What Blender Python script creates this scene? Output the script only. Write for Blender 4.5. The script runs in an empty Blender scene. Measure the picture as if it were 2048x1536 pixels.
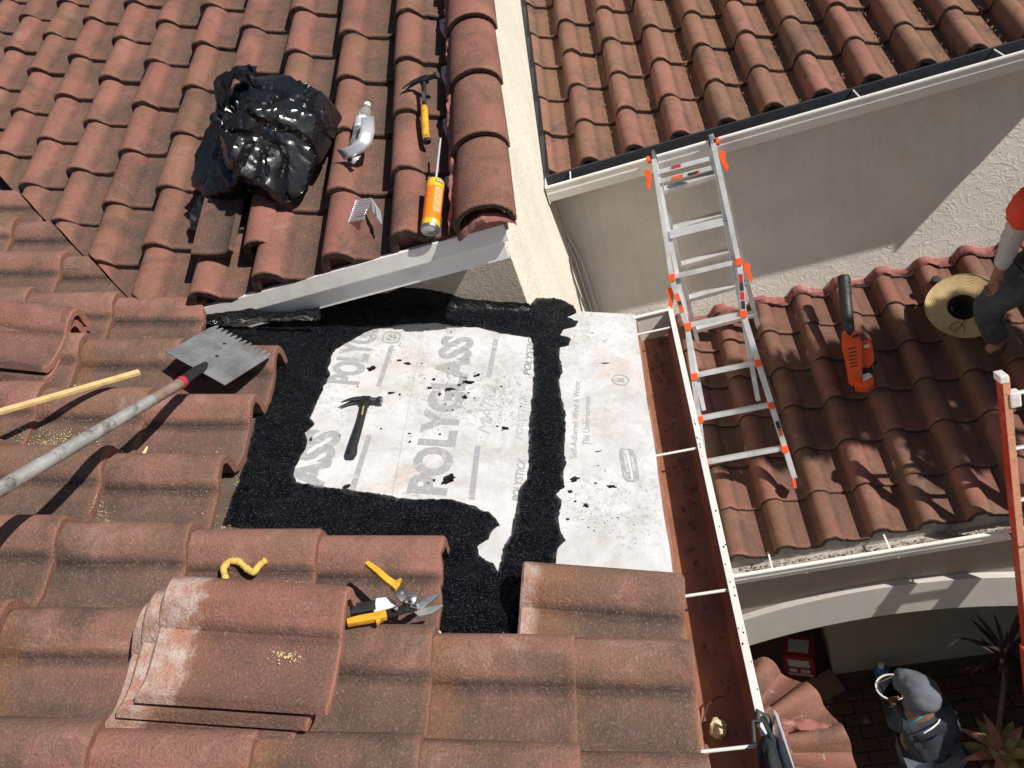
import bpy, bmesh, math, random
from mathutils import Vector, Matrix, Euler, noise
from mathutils.geometry import delaunay_2d_cdt

random.seed(7)
SC = bpy.context.scene
COL = SC.collection

# ---------------------------------------------------------------- camera
YAW, PITCH, ROLL, FPX = -0.26975929, 0.61357197, -0.38486317, 1576.83
TH = 0.35328897                       # roof pitch (about 20 degrees)
def cam_axes():
    cy, sy = math.cos(YAW), math.sin(YAW)
    cp, sp = math.cos(PITCH), math.sin(PITCH)
    cr, sr = math.cos(ROLL), math.sin(ROLL)
    Yw = Matrix(((cy, -sy, 0), (sy, cy, 0), (0, 0, 1)))
    B = Matrix(((1, 0, 0), (0, 0, -1), (0, 1, 0)))
    P = Matrix(((1, 0, 0), (0, cp, -sp), (0, sp, cp)))
    Rl = Matrix(((cr, -sr, 0), (sr, cr, 0), (0, 0, 1)))
    return Rl @ P @ B @ Yw            # rows: right, down, forward
CM = cam_axes()
cam = bpy.data.objects.new('camera', bpy.data.cameras.new('camera'))
COL.objects.link(cam)
cam.data.sensor_width = 36.0
cam.data.lens = FPX / 2048.0 * 36.0
cam.data.clip_start = 0.05
cam.data.clip_end = 500.0
r, d, f = CM[0], CM[1], CM[2]
cam.matrix_world = Matrix(((r[0], -d[0], -f[0], 0), (r[1], -d[1], -f[1], 0), (r[2], -d[2], -f[2], 0), (0, 0, 0, 1)))
SC.camera = cam

# ---------------------------------------------------------------- world, sun, exposure
SUN = Vector((0.69, -0.225, 0.68)).normalized()
W = bpy.data.worlds.new('World'); SC.world = W; W.use_nodes = True
nt = W.node_tree
sky = nt.nodes.new('ShaderNodeTexSky'); sky.sky_type = 'NISHITA'; sky.sun_disc = False
sky.sun_elevation = math.asin(SUN.z)
sky.sun_rotation = math.atan2(SUN.x, SUN.y)
nt.links.new(sky.outputs[0], nt.nodes['Background'].inputs[0])
nt.nodes['Background'].inputs[1].default_value = 0.05
sl = bpy.data.lights.new('sun', 'SUN'); sl.energy = 5.0; sl.angle = math.radians(0.53); sl.color = (1.0, 0.94, 0.86)
so = bpy.data.objects.new('sun', sl); COL.objects.link(so)
so.rotation_euler = SUN.to_track_quat('Z', 'Y').to_euler()
so.location = SUN * 30
SC.view_settings.view_transform = 'Standard'
SC.view_settings.look = 'None'
SC.view_settings.exposure = 0.12
SC.view_settings.gamma = 1.0
SC.view_settings.use_curve_mapping = False

# ---------------------------------------------------------------- measuring helpers
SP, CP = math.sin(TH), math.cos(TH)
NA = Vector((SP, 0, CP)); UA = Vector((CP, 0, -SP))          # the patched slope falls towards +X
NB = Vector((0, -SP, CP)); UB = Vector((0, CP, SP))          # the other slopes fall towards -Y
GZ = -6.5                                                     # ground, below the eye
YD = 4.66                                                     # rear wall
XW = -0.572                                                   # side wall of the gabled wing
def frame(ex, ey, ez, o):
    return Matrix(((ex[0], ey[0], ez[0], o[0]), (ex[1], ey[1], ez[1], o[1]), (ex[2], ey[2], ez[2], o[2]), (0, 0, 0, 1)))
XX, YY, ZZ = Vector((1, 0, 0)), Vector((0, 1, 0)), Vector((0, 0, 1))
CE = NB.dot(Vector((0, YD, -3.156)))
FA = frame(UA, YY, NA, NA * -1.65)     # local (down slope, along eave, height over the tile crests)
FB = frame(XX, UB, NB, NB * -1.86)
FC = frame(XX, UB, NB, NB * -3.20)
FE = frame(XX, UB, NB, NB * CE)
def ray(x, y):
    v = Vector(((x - 1024) / FPX, (y - 768) / FPX, 1.0))
    return (CM.transposed() @ v).normalized()
def hit(F, x, y, h=0.0):
    """point of the surface h above frame F's base that the photograph shows at (x, y), in F's own coordinates"""
    dr = ray(x, y); n = F.col[2].xyz; o = F.col[3].xyz + n * h
    P = dr * (o.dot(n) / dr.dot(n))
    return F.inverted() @ P
def hx(x, y, X): d_ = ray(x, y); return d_ * (X / d_.x)
def hy(x, y, Y): d_ = ray(x, y); return d_ * (Y / d_.y)
def hz(x, y, Z): d_ = ray(x, y); return d_ * (Z / d_.z)
def T(x, y, z): return Matrix.Translation((x, y, z))
def RX(a): return Matrix.Rotation(a, 4, 'X')
def RY(a): return Matrix.Rotation(a, 4, 'Y')
def RZ(a): return Matrix.Rotation(a, 4, 'Z')
def along(p0, p1, up=Vector((0, 0, 1))):
    """frame at p0 whose X runs to p1 and whose Z is as near 'up' as possible"""
    p0, p1 = Vector(p0), Vector(p1)
    ex = (p1 - p0).normalized(); ey = Vector(up).cross(ex).normalized(); ez = ex.cross(ey)
    return frame(ex, ey, ez, p0)

# ---------------------------------------------------------------- object helpers
WM = {}
def link(o, parent=None, world=Matrix()):
    COL.objects.link(o)
    if parent is not None:
        o.parent = parent
        o.matrix_basis = WM[parent.name].inverted() @ world
    else:
        o.matrix_basis = world
    WM[o.name] = world.copy()
    return o
def tag(o, label=None, cat=None, group=None, kind=None):
    if label: o['label'] = label
    if cat: o['category'] = cat
    if group: o['group'] = group
    if kind: o['kind'] = kind
    return o
def thing(name, label, cat, world, group=None):
    o = bpy.data.objects.new(name, None); o.empty_display_size = 0.05
    link(o, None, world); return tag(o, label, cat, group)
class MB:
    def __init__(s): s.v = []; s.f = []
    def add(s, vs, fs, M=None):
        n = len(s.v)
        s.v += [tuple(M @ Vector(p)) if M is not None else tuple(p) for p in vs]
        s.f += [tuple(i + n for i in q) for q in fs]
        return s
    def box(s, c, d, M=None):
        x, y, z = c; a, b, h = d[0] / 2, d[1] / 2, d[2] / 2
        vs = [(x + i * a, y + j * b, z + k * h) for k in (-1, 1) for j in (-1, 1) for i in (-1, 1)]
        return s.add(vs, [(0, 2, 3, 1), (4, 5, 7, 6), (0, 1, 5, 4), (2, 6, 7, 3), (0, 4, 6, 2), (1, 3, 7, 5)], M)
    def rbox(s, c, d, r=0.003, M=None):
        """box with chamfered vertical and horizontal edges"""
        bm = bmesh.new(); bmesh.ops.create_cube(bm, size=1.0)
        for v in bm.verts: v.co = Vector((v.co.x * d[0] + c[0], v.co.y * d[1] + c[1], v.co.z * d[2] + c[2]))
        bmesh.ops.bevel(bm, geom=list(bm.edges), offset=r, segments=2, affect='EDGES', profile=0.7)
        bm.verts.index_update()
        s.add([v.co.copy() for v in bm.verts], [tuple(v.index for v in fc.verts) for fc in bm.faces], M); bm.free(); return s
    def tube(s, path, rad, n=10, M=None, caps=True, flat=1.0):
        P = [Vector(p) for p in path]; R = rad if isinstance(rad, (list, tuple)) else [rad] * len(P)
        vs = []; fs = []; up = None
        for i, p in enumerate(P):
            t = (P[min(i + 1, len(P) - 1)] - P[max(i - 1, 0)]).normalized()
            if up is None:
                up = Vector((0, 0, 1)) if abs(t.z) < 0.9 else Vector((1, 0, 0))
            a = t.cross(up).normalized(); b = a.cross(t); up = b
            for k in range(n):
                q = 2 * math.pi * k / n
                vs.append(p + a * math.cos(q) * R[i] + b * math.sin(q) * R[i] * flat)
        for i in range(len(P) - 1):
            for k in range(n):
                fs.append((i * n + k, i * n + (k + 1) % n, (i + 1) * n + (k + 1) % n, (i + 1) * n + k))
        if caps:
            fs.append(tuple(range(n))[::-1]); fs.append(tuple((len(P) - 1) * n + k for k in range(n)))
        return s.add(vs, fs, M)
    def lathe(s, prof, n=16, M=None, caps=True):
        """profile of (radius, height) turned about Z"""
        vs = []; fs = []
        for r_, z in prof:
            for k in range(n):
                q = 2 * math.pi * k / n; vs.append((r_ * math.cos(q), r_ * math.sin(q), z))
        for i in range(len(prof) - 1):
            for k in range(n):
                fs.append((i * n + k, i * n + (k + 1) % n, (i + 1) * n + (k + 1) % n, (i + 1) * n + k))
        if caps and prof[0][0] > 1e-5: fs.append(tuple(range(n))[::-1])
        if caps and prof[-1][0] > 1e-5: fs.append(tuple((len(prof) - 1) * n + k for k in range(n)))
        return s.add(vs, fs, M)
    def prism(s, poly, z0, z1, M=None):
        n = len(poly)
        vs = [(x, y, z0) for x, y in poly] + [(x, y, z1) for x, y in poly]
        fs = [tuple(range(n))[::-1], tuple(range(n, 2 * n))] + [(i, (i + 1) % n, n + (i + 1) % n, n + i) for i in range(n)]
        return s.add(vs, fs, M)
    def mesh(s, name, smooth=None, bevel=0.0):
        me = bpy.data.meshes.new(name)
        bm = bmesh.new()
        vv = [bm.verts.new(p) for p in s.v]
        for q in s.f:
            try: bm.faces.new([vv[i] for i in q])
            except ValueError: pass
        bmesh.ops.remove_doubles(bm, verts=bm.verts, dist=1e-6)
        bmesh.ops.recalc_face_normals(bm, faces=bm.faces)
        if bevel: bmesh.ops.bevel(bm, geom=[e for e in bm.edges if len(e.link_faces) == 2 and e.calc_face_angle(0) > 0.6], offset=bevel, segments=2, affect='EDGES', profile=0.7)
        bm.to_mesh(me); bm.free()
        if smooth is not None:
            me.polygons.foreach_set('use_smooth', [True] * len(me.polygons))
            me.set_sharp_from_angle(angle=math.radians(smooth))
        return me
    def build(s, name, mat, parent=None, world=Matrix(), smooth=None, bevel=0.0):
        me = s.mesh(name, smooth, bevel); me.materials.append(mat)
        return link(bpy.data.objects.new(name, me), parent, world)
def mk(name, me, parent=None, world=Matrix()):
    return link(bpy.data.objects.new(name, me), parent, world)

# ---------------------------------------------------------------- materials
def ramp(N, L, fac, stops):
    n = N.new('ShaderNodeValToRGB'); cr = n.color_ramp
    while len(cr.elements) < len(stops): cr.elements.new(0.5)
    for e, (p, c) in zip(cr.elements, stops):
        e.position = p; e.color = (*c, 1) if not isinstance(c, (int, float)) else (c, c, c, 1)
    L.new(fac, n.inputs[0]); return n.outputs[0]
def mixc(N, L, fac, a, b, mode='MIX'):
    n = N.new('ShaderNodeMix'); n.data_type = 'RGBA'; n.blend_type = mode
    for sock, val in ((n.inputs[0], fac), (n.inputs[6], a), (n.inputs[7], b)):
        if isinstance(val, (int, float)): sock.default_value = val
        elif isinstance(val, tuple): sock.default_value = (*val, 1)
        else: L.new(val, sock)
    return n.outputs[2]
def mth(N, L, op, a, b=None, clamp=False):
    n = N.new('ShaderNodeMath'); n.operation = op; n.use_clamp = clamp
    for sock, val in ((n.inputs[0], a), (n.inputs[1], b)):
        if val is None: continue
        if isinstance(val, (int, float)): sock.default_value = val
        else: L.new(val, sock)
    return n.outputs[0]
def tex(N, L, vec, scale, detail=4, rough=0.55, dist=0.0):
    n = N.new('ShaderNodeTexNoise'); n.inputs['Scale'].default_value = scale; n.inputs['Detail'].default_value = detail
    n.inputs['Roughness'].default_value = rough; n.inputs['Distortion'].default_value = dist
    L.new(vec, n.inputs['Vector']); return n.outputs[0]
def vor(N, L, vec, scale, feature='F1'):
    n = N.new('ShaderNodeTexVoronoi'); n.feature = feature; n.inputs['Scale'].default_value = scale
    L.new(vec, n.inputs['Vector']); return n.outputs[0]
def mat(name):
    m = bpy.data.materials.new(name); m.use_nodes = True
    return m, m.node_tree.nodes, m.node_tree.links, m.node_tree.nodes['Principled BSDF']
def bump(N, L, bs, height, strength, dist=0.01):
    n = N.new('ShaderNodeBump'); n.inputs['Strength'].default_value = strength; n.inputs['Distance'].default_value = dist
    L.new(height, n.inputs['Height']); L.new(n.outputs[0], bs.inputs['Normal'])
def vecs(N, L, rnd=True):
    tc = N.new('ShaderNodeTexCoord'); oi = N.new('ShaderNodeObjectInfo')
    if not rnd: return tc.outputs['Object'], oi
    a = N.new('ShaderNodeVectorMath'); a.operation = 'MULTIPLY_ADD'
    c = N.new('ShaderNodeCombineXYZ')
    for i in range(3): L.new(oi.outputs['Random'], c.inputs[i])
    L.new(c.outputs[0], a.inputs[0]); a.inputs[1].default_value = (37.1, 91.7, 53.3); L.new(tc.outputs['Object'], a.inputs[2])
    return a.outputs[0], oi
def simple(name, col, rough=0.5, metal=0.0, var=0.12, scale=20, bmp=0.0, bscale=80, spec=0.5, coat=0.0, dirt=None, dscale=9, damt=0.5):
    """plain material with colour mottling, optional stains and fine relief"""
    m, N, L, b = mat(name); v, oi = vecs(N, L)
    n1 = tex(N, L, v, scale, 5, 0.6)
    c = ramp(N, L, n1, [(0.25, tuple(x * (1 - var) for x in col)), (0.75, tuple(min(1, x * (1 + var)) for x in col))])
    if dirt:
        n2 = tex(N, L, v, dscale, 6, 0.7, 0.3)
        fct = ramp(N, L, n2, [(0.52, 0.0), (0.68, damt)])
        c = mixc(N, L, fct, c, dirt)
    L.new(c, b.inputs['Base Color'])
    b.inputs['Metallic'].default_value = metal; b.inputs['Specular IOR Level'].default_value = spec
    r_ = ramp(N, L, n1, [(0.3, max(0.02, rough - 0.08)), (0.7, min(1, rough + 0.08))]); L.new(r_, b.inputs['Roughness'])
    if coat: b.inputs['Coat Weight'].default_value = coat
    if bmp: bump(N, L, b, tex(N, L, v, bscale, 4, 0.6), bmp, 0.004)
    return m

def tile_mat(name, cols, pan=(0.055, 0.04, 0.03), pan_amt=0.75, litter=0.0, edge=(0.045, 0.028, 0.022), edge_amt=0.95, blot=0.55, brown=(0.14, 0.085, 0.05), rosy=(0.29, 0.12, 0.095), line_amt=0.62, rust_amt=0.0, grime=0.6, head_at=(0.87, 0.05), dust=0.35):
    """weathered concrete tile: per-tile tint, sandy grain, stains that gathered in the pan, fresh body at the covered head"""
    m, N, L, b = mat(name); v, oi = vecs(N, L)
    uv = N.new('ShaderNodeUVMap').outputs[0]; sx = N.new('ShaderNodeSeparateXYZ'); L.new(uv, sx.inputs[0])
    t, a = sx.outputs[0], sx.outputs[1]
    c = ramp(N, L, oi.outputs['Random'], [(i / max(1, len(cols) - 1), k) for i, k in enumerate(cols)])
    big = tex(N, L, v, 5.0, 5, 0.6); mid = tex(N, L, v, 24, 6, 0.7); fine = tex(N, L, v, 150, 3, 0.65); grain = tex(N, L, v, 230, 2, 0.6); spk = tex(N, L, v, 190, 2, 0.5, 0.4)
    c = mixc(N, L, ramp(N, L, big, [(0.38, 0.0), (0.66, blot)]), c, brown)
    c = mixc(N, L, ramp(N, L, tex(N, L, v, 9, 5, 0.65, 0.3), [(0.52, 0.0), (0.70, 0.55)]), c, rosy)
    c = mixc(N, L, mth(N, L, 'MULTIPLY', ramp(N, L, tex(N, L, v, 6.5, 6, 0.7, 0.7), [(0.54, 0.0), (0.70, dust)]), ramp(N, L, fine, [(0.35, 0.5), (0.6, 1.0)])), c, (0.40, 0.27, 0.23))
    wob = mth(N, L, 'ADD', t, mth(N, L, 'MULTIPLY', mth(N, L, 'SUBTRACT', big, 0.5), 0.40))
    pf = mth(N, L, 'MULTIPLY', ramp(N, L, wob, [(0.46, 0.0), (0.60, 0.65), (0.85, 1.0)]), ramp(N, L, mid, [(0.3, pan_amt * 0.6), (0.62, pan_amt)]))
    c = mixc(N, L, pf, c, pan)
    gr_ = tex(N, L, v, 3.4, 6, 0.68, 0.6)
    c = mixc(N, L, ramp(N, L, gr_, [(0.50, 0.0), (0.66, grime)]), c, (0.062, 0.048, 0.038))
    c = mixc(N, L, mth(N, L, 'MULTIPLY', ramp(N, L, tex(N, L, v, 13, 5, 0.7, 0.8), [(0.60, 0.0), (0.72, 0.5)]), ramp(N, L, oi.outputs['Random'], [(0.2, 1.0), (0.6, 0.2)])), c, (0.05, 0.04, 0.034))
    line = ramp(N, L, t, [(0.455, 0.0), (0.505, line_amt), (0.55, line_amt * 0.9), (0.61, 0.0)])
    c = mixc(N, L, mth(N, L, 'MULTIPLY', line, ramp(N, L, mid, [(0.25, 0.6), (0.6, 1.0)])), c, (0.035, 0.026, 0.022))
    rust = mth(N, L, 'MULTIPLY', ramp(N, L, mth(N, L, 'ADD', a, mth(N, L, 'MULTIPLY', mth(N, L, 'SUBTRACT', big, 0.5), 0.5)), [(0.62, 0.0), (0.80, rust_amt)]), ramp(N, L, oi.outputs['Random'], [(0.45, 0.0), (0.7, 1.0)]))
    c = mixc(N, L, rust, c, (0.36, 0.16, 0.06))
    head = ramp(N, L, mth(N, L, 'ADD', a, mth(N, L, 'MULTIPLY', mth(N, L, 'SUBTRACT', mid, 0.5), head_at[1])), [(head_at[0], 0.0), (head_at[0] + 0.07, 1.0)])
    c = mixc(N, L, head, c, ramp(N, L, mid, [(0.36, (0.38, 0.18, 0.13)), (0.50, (0.42, 0.27, 0.22)), (0.68, (0.50, 0.42, 0.38))]))
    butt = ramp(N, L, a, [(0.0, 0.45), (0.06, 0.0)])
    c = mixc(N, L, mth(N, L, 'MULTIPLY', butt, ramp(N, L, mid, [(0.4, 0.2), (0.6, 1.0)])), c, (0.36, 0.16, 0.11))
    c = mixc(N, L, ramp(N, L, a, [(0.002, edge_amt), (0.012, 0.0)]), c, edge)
    c = mixc(N, L, ramp(N, L, fine, [(0.54, 0.0), (0.70, 0.32)]), c, (0.42, 0.28, 0.23))
    c = mixc(N, L, ramp(N, L, spk, [(0.67, 0.0), (0.74, 0.30)]), c, (0.52, 0.40, 0.34))
    c = mixc(N, L, ramp(N, L, grain, [(0.34, 0.42), (0.47, 0.0)]), c, (0.07, 0.038, 0.03))
    if litter:
        lv = vor(N, L, v, 120); lf = mth(N, L, 'MULTIPLY', ramp(N, L, lv, [(0.10, litter), (0.22, 0.0)]), ramp(N, L, t, [(0.45, 0.1), (0.6, 1.0)]))
        c = mixc(N, L, lf, c, (0.32, 0.22, 0.14))
    L.new(c, b.inputs['Base Color'])
    b.inputs['Roughness'].default_value = 0.85; b.inputs['Specular IOR Level'].default_value = 0.3
    h = mth(N, L, 'ADD', mth(N, L, 'MULTIPLY', fine, 0.9), mth(N, L, 'MULTIPLY', mid, 1.0))
    bump(N, L, b, h, 0.8, 0.006)
    return m
M = {}
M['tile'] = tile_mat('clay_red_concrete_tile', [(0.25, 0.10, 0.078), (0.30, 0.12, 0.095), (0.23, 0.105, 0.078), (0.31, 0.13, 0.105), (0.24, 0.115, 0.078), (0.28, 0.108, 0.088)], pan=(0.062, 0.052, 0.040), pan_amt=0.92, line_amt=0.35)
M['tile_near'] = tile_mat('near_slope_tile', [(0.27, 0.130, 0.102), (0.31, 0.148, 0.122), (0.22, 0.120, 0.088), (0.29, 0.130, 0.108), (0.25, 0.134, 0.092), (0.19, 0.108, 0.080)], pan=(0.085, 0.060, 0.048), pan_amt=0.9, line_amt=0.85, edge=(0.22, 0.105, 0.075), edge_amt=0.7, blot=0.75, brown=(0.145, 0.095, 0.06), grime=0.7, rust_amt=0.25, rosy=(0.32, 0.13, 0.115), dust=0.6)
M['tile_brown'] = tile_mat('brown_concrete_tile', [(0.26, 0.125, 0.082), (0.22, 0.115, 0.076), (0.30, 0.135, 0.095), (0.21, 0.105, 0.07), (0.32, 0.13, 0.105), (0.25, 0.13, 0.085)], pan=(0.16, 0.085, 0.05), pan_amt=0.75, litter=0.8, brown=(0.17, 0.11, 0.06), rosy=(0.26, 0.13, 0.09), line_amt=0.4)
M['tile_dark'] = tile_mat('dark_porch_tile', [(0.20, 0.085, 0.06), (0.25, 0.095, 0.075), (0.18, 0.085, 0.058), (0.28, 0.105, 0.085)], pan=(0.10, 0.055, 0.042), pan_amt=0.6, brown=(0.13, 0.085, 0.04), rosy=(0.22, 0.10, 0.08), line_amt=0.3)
M['deck'] = simple('underlay_felt', (0.10, 0.075, 0.055), 0.9, var=0.3, scale=12, bmp=0.5)
M['mortar'] = simple('red_mortar', (0.26, 0.10, 0.085), 0.9, var=0.35, scale=30, bmp=0.9, bscale=60, dirt=(0.48, 0.30, 0.25), dscale=12)
M['fascia'] = simple('white_fascia_paint', (0.80, 0.79, 0.76), 0.5, var=0.06, scale=6, dirt=(0.45, 0.42, 0.37), dscale=5, damt=0.35)
M['gutter_white'] = simple('white_gutter_enamel', (0.80, 0.79, 0.75), 0.35, var=0.04, scale=5, dirt=(0.5, 0.47, 0.42), dscale=7, damt=0.4)
M['gutter_grey'] = simple('dusty_gutter_lining', (0.42, 0.40, 0.37), 0.7, var=0.2, scale=9, dirt=(0.16, 0.12, 0.09), dscale=10, damt=0.8)
M['gutter_rust'] = simple('rusty_gutter_lining', (0.28, 0.125, 0.075), 0.6, var=0.3, scale=7, bmp=0.3, bscale=40, dirt=(0.12, 0.05, 0.03), dscale=5, damt=0.7)
M['dark_metal'] = simple('dark_flashing', (0.035, 0.037, 0.045), 0.5, var=0.2)

def stucco(name, col, amp, scale, pits=0.0):
    m, N, L, b = mat(name); v, oi = vecs(N, L, False)
    n1 = tex(N, L, v, 3.0, 5, 0.6); c = ramp(N, L, n1, [(0.3, tuple(x * 0.9 for x in col)), (0.7, tuple(min(1, x * 1.06) for x in col))])
    mp = N.new('ShaderNodeMapping'); mp.inputs['Scale'].default_value = (9.0, 9.0, 0.7); L.new(v, mp.inputs[0])
    c = mixc(N, L, ramp(N, L, tex(N, L, mp.outputs[0], 1.6, 5, 0.7), [(0.50, 0.0), (0.72, 0.20)]), c, tuple(x * 0.62 for x in col))
    n2 = tex(N, L, v, scale, 4, 0.55, 1.2)
    ridge = ramp(N, L, n2, [(0.42, 0.0), (0.50, 1.0), (0.58, 0.25), (0.75, 0.6)])
    h = mth(N, L, 'ADD', ridge, mth(N, L, 'MULTIPLY', tex(N, L, v, scale * 6, 3, 0.6), 0.35))
    if pits:
        pv = ramp(N, L, tex(N, L, v, 70, 3, 0.6, 0.6), [(0.36, 1.0), (0.42, 0.0)])
        h = mth(N, L, 'SUBTRACT', h, mth(N, L, 'MULTIPLY', pv, 1.2)); c = mixc(N, L, mth(N, L, 'MULTIPLY', pv, pits), c, (0.30, 0.27, 0.21))
    L.new(c, b.inputs['Base Color']); b.inputs['Roughness'].default_value = 0.9; b.inputs['Specular IOR Level'].default_value = 0.2
    bump(N, L, b, h, amp, 0.006); return m
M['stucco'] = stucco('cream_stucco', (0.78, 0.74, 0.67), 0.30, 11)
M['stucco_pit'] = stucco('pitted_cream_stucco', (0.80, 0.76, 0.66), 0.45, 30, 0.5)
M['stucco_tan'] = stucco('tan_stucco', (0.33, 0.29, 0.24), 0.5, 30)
M['trim'] = simple('white_arch_trim', (0.52, 0.50, 0.46), 0.7, var=0.06, scale=8, bmp=0.2)

# ================================================================ roof tiles
TW, TT, TL = 0.28, 0.028, 0.42
PROF = [(0.0, -0.100), (0.015, -0.078), (0.035, -0.055), (0.065, -0.033), (0.10, -0.017), (0.145, -0.006), (0.20, 0.0), (0.27, 0.0), (0.33, -0.004), (0.39, -0.014), (0.44, -0.027), (0.48, -0.040),
        (0.502, -0.049), (0.515, -0.056), (0.535, -0.058), (0.57, -0.061), (0.65, -0.071), (0.74, -0.082), (0.83, -0.090), (0.90, -0.093), (0.95, -0.092), (1.0, -0.088), (1.03, -0.084)]
CREST = 0.25
def tile_mesh(name, mode, w=TW, length=TL, seed=0, t0=0.0, t1=1.06, chip=0.0, clip=None):
    """mode 'A': runs down local +X, barrel on the +Y side; mode 'B': runs down local -Y, barrel on the -X side. Origin at the crest of the butt end."""
    rnd = random.Random(seed)
    prof = [p for p in PROF if t0 - 1e-6 <= p[0] <= t1 + 1e-6]
    n = len(prof); rows = [(0.0, -0.007, 0.0), (0.006, 0.0, 0.0), (length * 0.5, 0.0, 0.0), (length - 0.006, 0.0, 0.0), (length, -0.006, 0.0)]
    bm = bmesh.new(); uvl = bm.loops.layers.uv.new('UVMap')
    ph = rnd.uniform(0, 9)
    def P(t, s, z):
        # s: distance up the slope from the butt, t: across
        x = (t - CREST) * w
        return Vector((-s, -x, z)) if mode == 'A' else Vector((x, s, z))
    top = []; bot = []
    for ri, (s, dz, _) in enumerate(rows):
        rt = []; rb = []
        for i, (t, z) in enumerate(prof):
            j = 0.0
            if ri < 2:
                j = 0.0035 * noise.noise(Vector((t * 9 + ph, seed * 3.7, 0))) + 0.0015 * noise.noise(Vector((t * 40 + ph, seed, 5)))
                if chip and noise.noise(Vector((t * 5 + ph, 3, seed))) > 0.25: j += chip * noise.noise(Vector((t * 5 + ph, 3, seed)))
            wz = 0.0012 * noise.noise(Vector((t * 4 + ph, s * 5, seed)))
            th = TT if 0 < i < n - 1 else TT * 0.8
            # local normal of the profile for the underside
            i0, i1 = max(0, i - 1), min(n - 1, i + 1)
            dx = (prof[i1][0] - prof[i0][0]) * w; dzz = prof[i1][1] - prof[i0][1]; ln = math.hypot(dx, dzz)
            nx, nz = -dzz / ln, dx / ln
            rt.append((bm.verts.new(P(t, s + j, z + dz + wz)), t, s))
            ub = P(t - nx * th / w, s + j, z - nz * th + wz)
            rb.append((bm.verts.new(ub), t, s))
        top.append(rt); bot.append(rb)
    def face(q):
        try: fc = bm.faces.new([e[0] for e in q])
        except ValueError: return
        for lp, e in zip(fc.loops, q): lp[uvl].uv = (e[1], e[2] / length)
        fc.smooth = True
    R = len(rows)
    for r_ in range(R - 1):
        for i in range(n - 1):
            face([top[r_][i], top[r_][i + 1], top[r_ + 1][i + 1], top[r_ + 1][i]])
            if r_ in (0, R - 2) or True: face([bot[r_][i], bot[r_ + 1][i], bot[r_ + 1][i + 1], bot[r_][i + 1]])
        face([top[r_][0], top[r_ + 1][0], bot[r_ + 1][0], bot[r_][0]])
        face([top[r_][-1], bot[r_][-1], bot[r_ + 1][-1], top[r_ + 1][-1]])
    for i in range(n - 1):
        face([top[0][i], bot[0][i], bot[0][i + 1], top[0][i + 1]])
        face([top[-1][i], top[-1][i + 1], bot[-1][i + 1], bot[-1][i]])
    bmesh.ops.recalc_face_normals(bm, faces=bm.faces)
    if clip:
        for (co, no) in clip:
            bmesh.ops.bisect_plane(bm, geom=list(bm.verts) + list(bm.edges) + list(bm.faces), plane_co=co, plane_no=no, clear_outer=True, dist=1e-5)
        if not bm.verts: bm.free(); return None
        bmesh.ops.holes_fill(bm, edges=[e for e in bm.edges if e.is_boundary], sides=0)
    me = bpy.data.meshes.new(name); bm.to_mesh(me); bm.free()
    me.set_sharp_from_angle(angle=math.radians(38))
    return me
_pool = {}
def tile_pool(mode, w, m, k):
    key = (mode, round(w, 4), m.name, k)
    if key not in _pool:
        me = tile_mesh('tile_' + mode, mode, w, seed=k * 13 + 5, chip=(0.012 if k % 4 == 3 else 0.0)); me.materials.append(m); _pool[key] = me
    return _pool[key]
TILT = math.atan(TT / 0.345)
def lay(F, mode, x, y, w, m, deck, rnd, clipw=None, dz=0.0, jit=1.0, name='tile', extra=0.0):
    """lay one tile on roof frame F with the crest of its butt at (x, y)"""
    loc = T(x + rnd.uniform(-.005, .005) * jit, y + rnd.uniform(-.008, .008) * jit, dz + rnd.uniform(-.003, .003))
    rot = RZ(rnd.uniform(-.016, .016) * jit)
    tilt = RY(-TILT - extra) if mode == 'A' else RX(-TILT - extra)
    # the head lies lower than the butt
    tilt = RY(-TILT - extra) if mode == 'A' else RX(-(TILT + extra))
    Wd = F @ loc @ rot @ tilt
    k = rnd.randrange(8)
    if clipw:
        inv = Wd.inverted(); cl = []
        hitn = False
        c3 = [Wd @ Vector(p) for p in (((-TL, -w, 0), (-TL, w * .3, 0), (0, -w, 0), (0, w * .3, 0)) if mode == 'A' else ((-w * .3, 0, 0), (w, 0, 0), (-w * .3, TL, 0), (w, TL, 0)))]
        for co, no in clipw:
            co, no = Vector(co), Vector(no)
            dd = [(p - co).dot(no) for p in c3]
            if min(dd) > 0: return None
            if max(dd) > -0.03:
                hitn = True; cl.append((inv @ co, (inv.to_3x3() @ no)))
        if hitn:
            me = tile_mesh('cut_tile', mode, w, seed=k * 13 + 5, clip=cl)
            if me is None or not me.polygons: return None
            me.materials.append(m)
            return mk(name, me, deck, Wd)
    return mk(name, tile_pool(mode, w, m, k), deck, Wd)

def slab(name, poly, z0, z1, m, parent, F):
    return MB().prism(poly, z0, z1).build(name, m, parent, F)

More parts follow.
